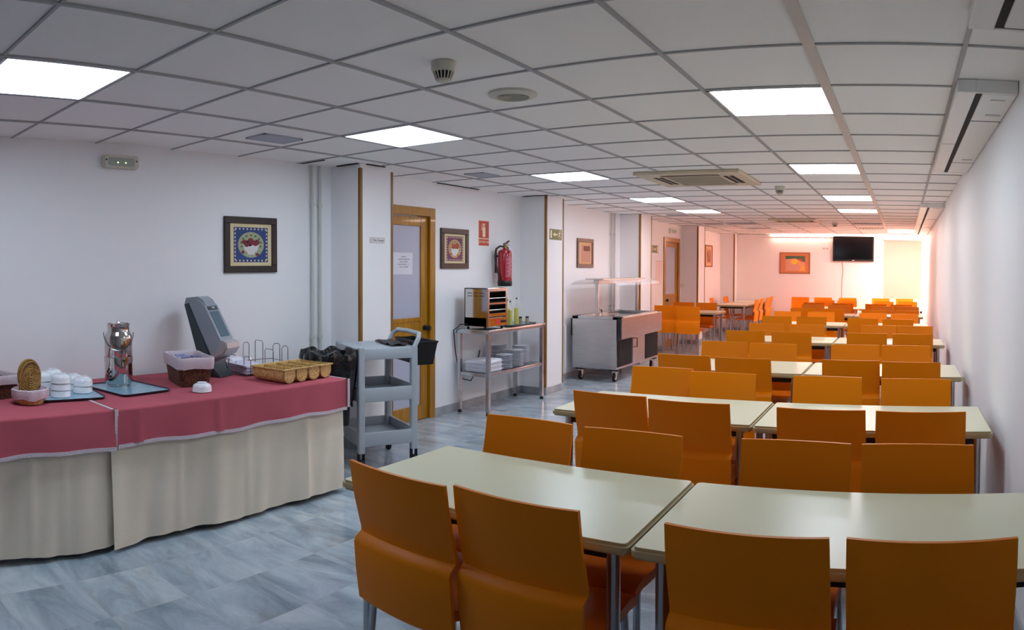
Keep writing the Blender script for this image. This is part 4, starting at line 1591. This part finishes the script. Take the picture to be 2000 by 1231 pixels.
def lab(u, v):
    a = -.95 + 1.0 * u
    return (.0818 * math.cos(a), .0818 * math.sin(a), .10 + .245 * v)


sheet(bm, lab, 10, 1, (.0003, 0, 0))
la_ = obj('label_sticker', bm, mat('faded_red_label', (186, 70, 84), .4), t, True)
bm = NB()
for k in range(15):
    z = .115 + k * .015
    a0 = -.75 + .12 * (k % 3)
    if k == 9:
        z += .004
    sheet(bm, lambda u, v: (.0826 * math.cos(a0 + (.45 + .1 * (k % 2)) * u), .0826 * math.sin(a0 + (.45 + .1 * (k % 2)) * u), z + .005 * v), 5, 1)
obj('label_print', bm, 'label_grey', la_)
bm = NB()
box(bm, -.124, -.08, -.03, .03, .33, .35)
box(bm, -.124, -.118, -.02, .02, .15, .38)
obj('wall_bracket', bm, 'dark_metal', t)
# no smoking sign
t = thing('no_smoking_sign', 'small white no smoking sign with pink edge on the first pillar', 'sign', (-4.05, 4.47, 1.739))
obj('sign_plate', B(.001, .003, -.092, .092, -.023, .023), 'white_plastic', t)
bm = NB()
for a, b, c, d in ((-.092, .092, .020, .023), (-.092, .092, -.023, -.020), (-.092, -.089, -.023, .023), (.089, .092, -.023, .023)):
    box(bm, .003, .0035, a, b, c, d)
prism(bm, circ(-.07, 0, .014, .014, 16), 'x', .003, .0034)
obj('sign_border', bm, 'sign_edge', t)
obj('symbol_centre', prism(NB(), circ(-.07, 0, .010, .010, 16), 'x', .0034, .0037), 'white_plastic', t)
text('sign_lettering', 'No Fumar', .032, t, 'ink', (.0037, .018, 0), RX)
# notice on the door
t = thing('paper_notice', 'white paper notice with five printed lines taped on the door glass', 'notice', (XW - .0235, 5.252, 1.548))
obj('paper_sheet', B(0, .0012, -.145, .145, -.105, .105), 'paper', t)
bm = NB()
for k, (wd, sk) in enumerate(((.075, 0), (.165, 1), (.110, 2), (.180, 3), (.12, 4))):
    z = .066 - k * .0245
    random.seed(sk + 3)
    yy = -wd / 2 + .01
    while yy < wd / 2 + .012:
        cw = random.uniform(.0045, .008)
        if random.random() > .14:
            for s in range(2):
                z0 = z - .006 + s * .007
                box(bm, .0012, .0016, yy, yy + cw * (.9 if s else .6), z0, z0 + .0022)
            box(bm, .0012, .0016, yy, yy + .0016, z - .006, z + .004)
            if random.random() > .4:
                box(bm, .0012, .0016, yy + cw - .002, yy + cw - .0006, z - .006, z + .004)
        yy += cw + .0022
random.seed(11)
obj('notice_lettering', bm, 'ink', t)
tag(obj('light_switch', B(0, .01, -.04, .04, -.04, .04, bev=.003), 'white_plastic'), 'small white light switch on the side of the fourth pillar by the door', 'switch', None, (-4.36, 13.655, 1.17), 0).rotation_euler[2] = -PI / 2
t = thing('notice_board', 'thin clear notice holder on the wall left of the far door', 'notice', (XW, 12.37, 1.45))
obj('board_sheet', B(.001, .004, -.15, .15, -.24, .18), mat('faint_pink_sheet', (236, 214, 208), .6), t)
obj('board_rail', B(.001, .012, -.17, .17, .18, .20), 'grid_wide', t)

# ------------------------------------------------------------------ television wall
t = thing('television', 'black flat television mounted high on the far pink wall', 'television', (-1.205, YF, 2.03))
bm = NB()
box(bm, -.49, .49, -.085, -.045, -.30, .30, .006)
obj('tv_casing', bm, 'black', t)
obj('tv_screen', B(-.46, .46, -.0865, -.084, -.255, .275), 'screen', t)
obj('brand_mark', B(-.03, .03, -.088, -.085, -.285, -.272), 'grid_wide', t)
obj('wall_mount', B(-.15, .15, -.045, -.001, -.12, .12), 'dark_metal', t)
bm = NB()
tube(bm, [(-1.46, YF - .02, 1.76), (-1.47, YF - .012, 1.68), (-1.45, YF - .012, 1.58), (-1.45, YF - .012, 1.42), (-1.475, YF - .012, 1.30), (-1.47, YF - .012, 1.05), (-1.475, YF - .012, .4)], .006, 6)
tag(obj('television_cable', bm, mat('pinkish_cable', (190, 140, 126), .5), None, True), 'thin pale cable hanging down the wall from the television', 'cable')
t = thing('wall_socket', 'double white wall socket with thin conduit left of the television', 'socket', (-1.87, YF, 2.03))
obj('socket_plate', B(-.10, .07, -.012, -.001, -.035, .035, bev=.003), 'white_plastic', t)
for x in (-.05, .03):
    obj('socket_hole', prism(NB(), circ(x, 0, .012, .012, 12), 'y', -.014, -.012), 'dark_metal', t)
obj('conduit', B(-.045, -.035, -.012, -.001, .035, .32), 'white_plastic', t)


# ------------------------------------------------------------------ ceiling devices
def smoke(x, y, label, sc=1.0):
    t = thing('smoke_detector', label, 'smoke detector', (x, y, ZC + .002), 0, 'smoke detectors')
    bm = NB()
    lathe(bm, [(0, 0), (.052, 0), (.052, -.03), (.046, -.040), (0, -.040)], seg=32)
    obj('detector_base', bm, 'ivory', t, True)
    bm = NB()
    lathe(bm, [(0, -.040), (.036, -.040), (.026, -.072), (0, -.076)], seg=24)
    obj('detector_core', bm, 'dark_metal', t, True)
    bm = NB()
    for k in range(16):
        a = 2 * PI * k / 16
        tube(bm, [(.044 * math.cos(a), .044 * math.sin(a), -.038), (.030 * math.cos(a), .030 * math.sin(a), -.074)], .0028, 6)
    lathe(bm, [(0, -.070), (.032, -.070), (.028, -.079), (.012, -.084), (0, -.085)], seg=24)
    obj('detector_cage', bm, 'ivory', t, True)


smoke(-1.80, 2.40, 'white smoke detector nearest the camera, left of the round diffuser')
smoke(-1.28, 7.26, 'white smoke detector beyond the ceiling air unit, near the right light panels')
smoke(-1.24, 12.75, 'tiny smoke detector above the television wall')
t = thing('round_diffuser', 'round white ceiling air diffuser with concentric rings', 'vent', (-1.84, 3.02, ZC + .003))
bm = NB()
lathe(bm, [(.120, 0), (.120, -.010), (.085, -.020), (.080, -.014), (.080, 0)], seg=48)
obj('diffuser_rim', bm, 'ivory', t, True)
bm = NB()
for k in range(7):
    r = .010 + k * .0108
    lathe(bm, [(r, -.006), (r + .006, -.016), (r + .0075, -.014), (r + .002, -.005), (r, -.006)], seg=36)
obj('diffuser_rings', bm, mat('grey_green_ring', (178, 180, 168), .5), t, True)
obj('diffuser_throat', prism(NB(), circ(0, 0, .082, .082, 32), 'z', -.004, -.002), 'void', t)


def vent(x0, x1, y0, y1, label, m='grey_grille'):
    t = thing('ceiling_vent', label, 'vent', ((x0 + x1) / 2, (y0 + y1) / 2, ZC + .003), 0, 'ceiling vents')
    w_, h_ = (x1 - x0) / 2, (y1 - y0) / 2
    bm = NB()
    for a, b, c, d in ((-w_, w_, -h_, -h_ + .02), (-w_, w_, h_ - .02, h_), (-w_, -w_ + .02, -h_, h_), (w_ - .02, w_, -h_, h_)):
        box(bm, a, b, c, d, -.010, 0, .002, 1)
    obj('vent_frame', bm, m, t)
    bm = NB()
    n = 9
    for k in range(n):
        xx = -w_ + .03 + k * (2 * w_ - .06) / (n - 1)
        box(bm, xx - .008, xx + .008, -h_ + .02, h_ - .02, -.008, -.003)
    obj('vent_slat', bm, m, t)
    obj('vent_backing', B(-w_ + .01, w_ - .01, -h_ + .01, h_ - .01, -.002, -.0005), 'void', t)


vent(-3.75, -3.55, 2.86, 3.19, 'grey rectangular ceiling vent nearest the emergency light')
vent(-3.78, -3.57, 5.35, 5.64, 'small grey ceiling vent above the wooden door area')
vent(-3.72, -3.40, 10.75, 11.05, 'dark ceiling vent next to the third pillar')
vent(-3.72, -3.40, 12.9, 13.2, 'small ceiling vent before the far doorway')
vent(-3.25, -2.70, 12.75, 13.15, 'wide ceiling vent over the left side tables')
vent(-3.22, -2.75, 14.4, 14.75, 'far ceiling vent near the end wall picture')
vent(-.95, -.40, 12.80, 13.10, 'slotted ceiling grille in front of the television')
vent(-.95, -.40, 14.30, 14.60, 'second slotted ceiling grille in front of the television', 'white_plastic')


def cassette(cx, cy, s, label):
    t = thing('air_conditioner', label, 'air conditioner', (cx, cy, ZC + .003), 0, 'ceiling air conditioners')
    h = s / 2
    bm = NB()
    i0 = h * .52
    sl0, sl1 = h * .58, h * .78
    ln = h * .56
    # panel frame made of strips that leave the four outlet slots open
    z0, z1 = -.030, 0
    box(bm, -h, h, -h, -sl1, z0, z1, .008)
    box(bm, -h, h, sl1, h, z0, z1, .008)
    box(bm, -h, -sl1, -sl1, sl1, z0, z1, .008)
    box(bm, sl1, h, -sl1, sl1, z0, z1, .008)
    for sx in (-1, 1):
        for sy in (-1, 1):
            box(bm, *sorted((sx * ln, sx * sl1)), *sorted((sy * ln, sy * sl1)), z0, z1)
    for a, b, c, d in ((-sl0, sl0, -sl0, -i0), (-sl0, sl0, i0, sl0), (-sl0, -i0, -i0, i0), (i0, sl0, -i0, i0)):
        box(bm, a, b, c, d, z0, z1)
    obj('panel_frame', bm, 'unit_cream', t)
    obj('return_grille', B(-i0, i0, -i0, i0, -.027, -.004), 'unit_grille', t)
    bm = NB()
    for a, b, c, d in ((-ln, ln, -sl1, -sl0), (-ln, ln, sl0, sl1), (-sl1, -sl0, -ln, ln), (sl0, sl1, -ln, ln)):
        box(bm, a, b, c, d, -.027, -.020)
    obj('outlet_slot', bm, 'void', t)
    bm = NB()
    for sg in (-1, 1):
        m_ = (sl0 + sl1) / 2
        box(bm, -ln, ln, sg * m_ - .006, sg * m_ + .002, -.0295, -.022)
        box(bm, sg * m_ - .006, sg * m_ + .002, -ln, ln, -.0295, -.022)
    obj('air_flap', bm, 'unit_cream', t)


cassette(-1.885, 6.42, .97, 'square cream ceiling air conditioner with dark slots, nearer one')
cassette(-1.86, 12.1, .80, 'square cream ceiling air conditioner far away, before the television wall')


def duct(x0, x1, y0, y1, drop, label, seams=()):
    t = thing('linear_air_unit', label, 'air conditioner', (0, 0, 0), 0, 'long air units along the right wall')
    z0 = ZC - drop
    bm = NB()
    sa, sb = x0 + .085, x0 + .115
    box(bm, x0, sa, y0, y1, z0, ZC + .002, .003, 1)
    box(bm, sb, x1, y0 + .03, y1 - .03, z0, ZC + .002, .003, 1)
    box(bm, sa, x1, y0, y0 + .018, z0, ZC + .002)
    box(bm, sa, x1, y1 - .018, y1, z0, ZC + .002)
    obj('unit_casing', bm, 'white_plastic', t)
    obj('unit_slot', B(sa, x1 - .002, y0 + .018, y1 - .018, z0 + .004, z0 + .008), 'void', t)
    bm = NB()
    for y in seams:
        box(bm, sb, x1, y, y + .010, z0 - .0012, z0 + .001)
    box(bm, x0, sa, (y0 + y1) / 2, (y0 + y1) / 2 + .004, z0 - .0008, z0 + .001)
    obj('seam', bm, 'void', t)
    for y in seams:
        obj('raised_panel', B(sb + .06, x1 - .02, y - .16, y - .13, z0 - .004, z0 + .001, bev=.001, seg=1), 'grid_wide', t)
    obj('raised_panel', B(sb + .05, x1 - .04, y0 + .12, y0 + .14, z0 - .003, z0 + .001), 'grid_wide', t)


duct(.20, XR - .004, -.30, 2.36, .05, 'white linear air unit at top right corner of the photo', (1.0,))
duct(.225, XR - .004, 3.16, 5.75, .055, 'white linear air unit along right wall above the second and third rows', (3.75, 5.2))
duct(.20, XR - .004, 8.9, 15.6, .055, 'long white linear air unit far along the right wall', (11.0, 13.0))
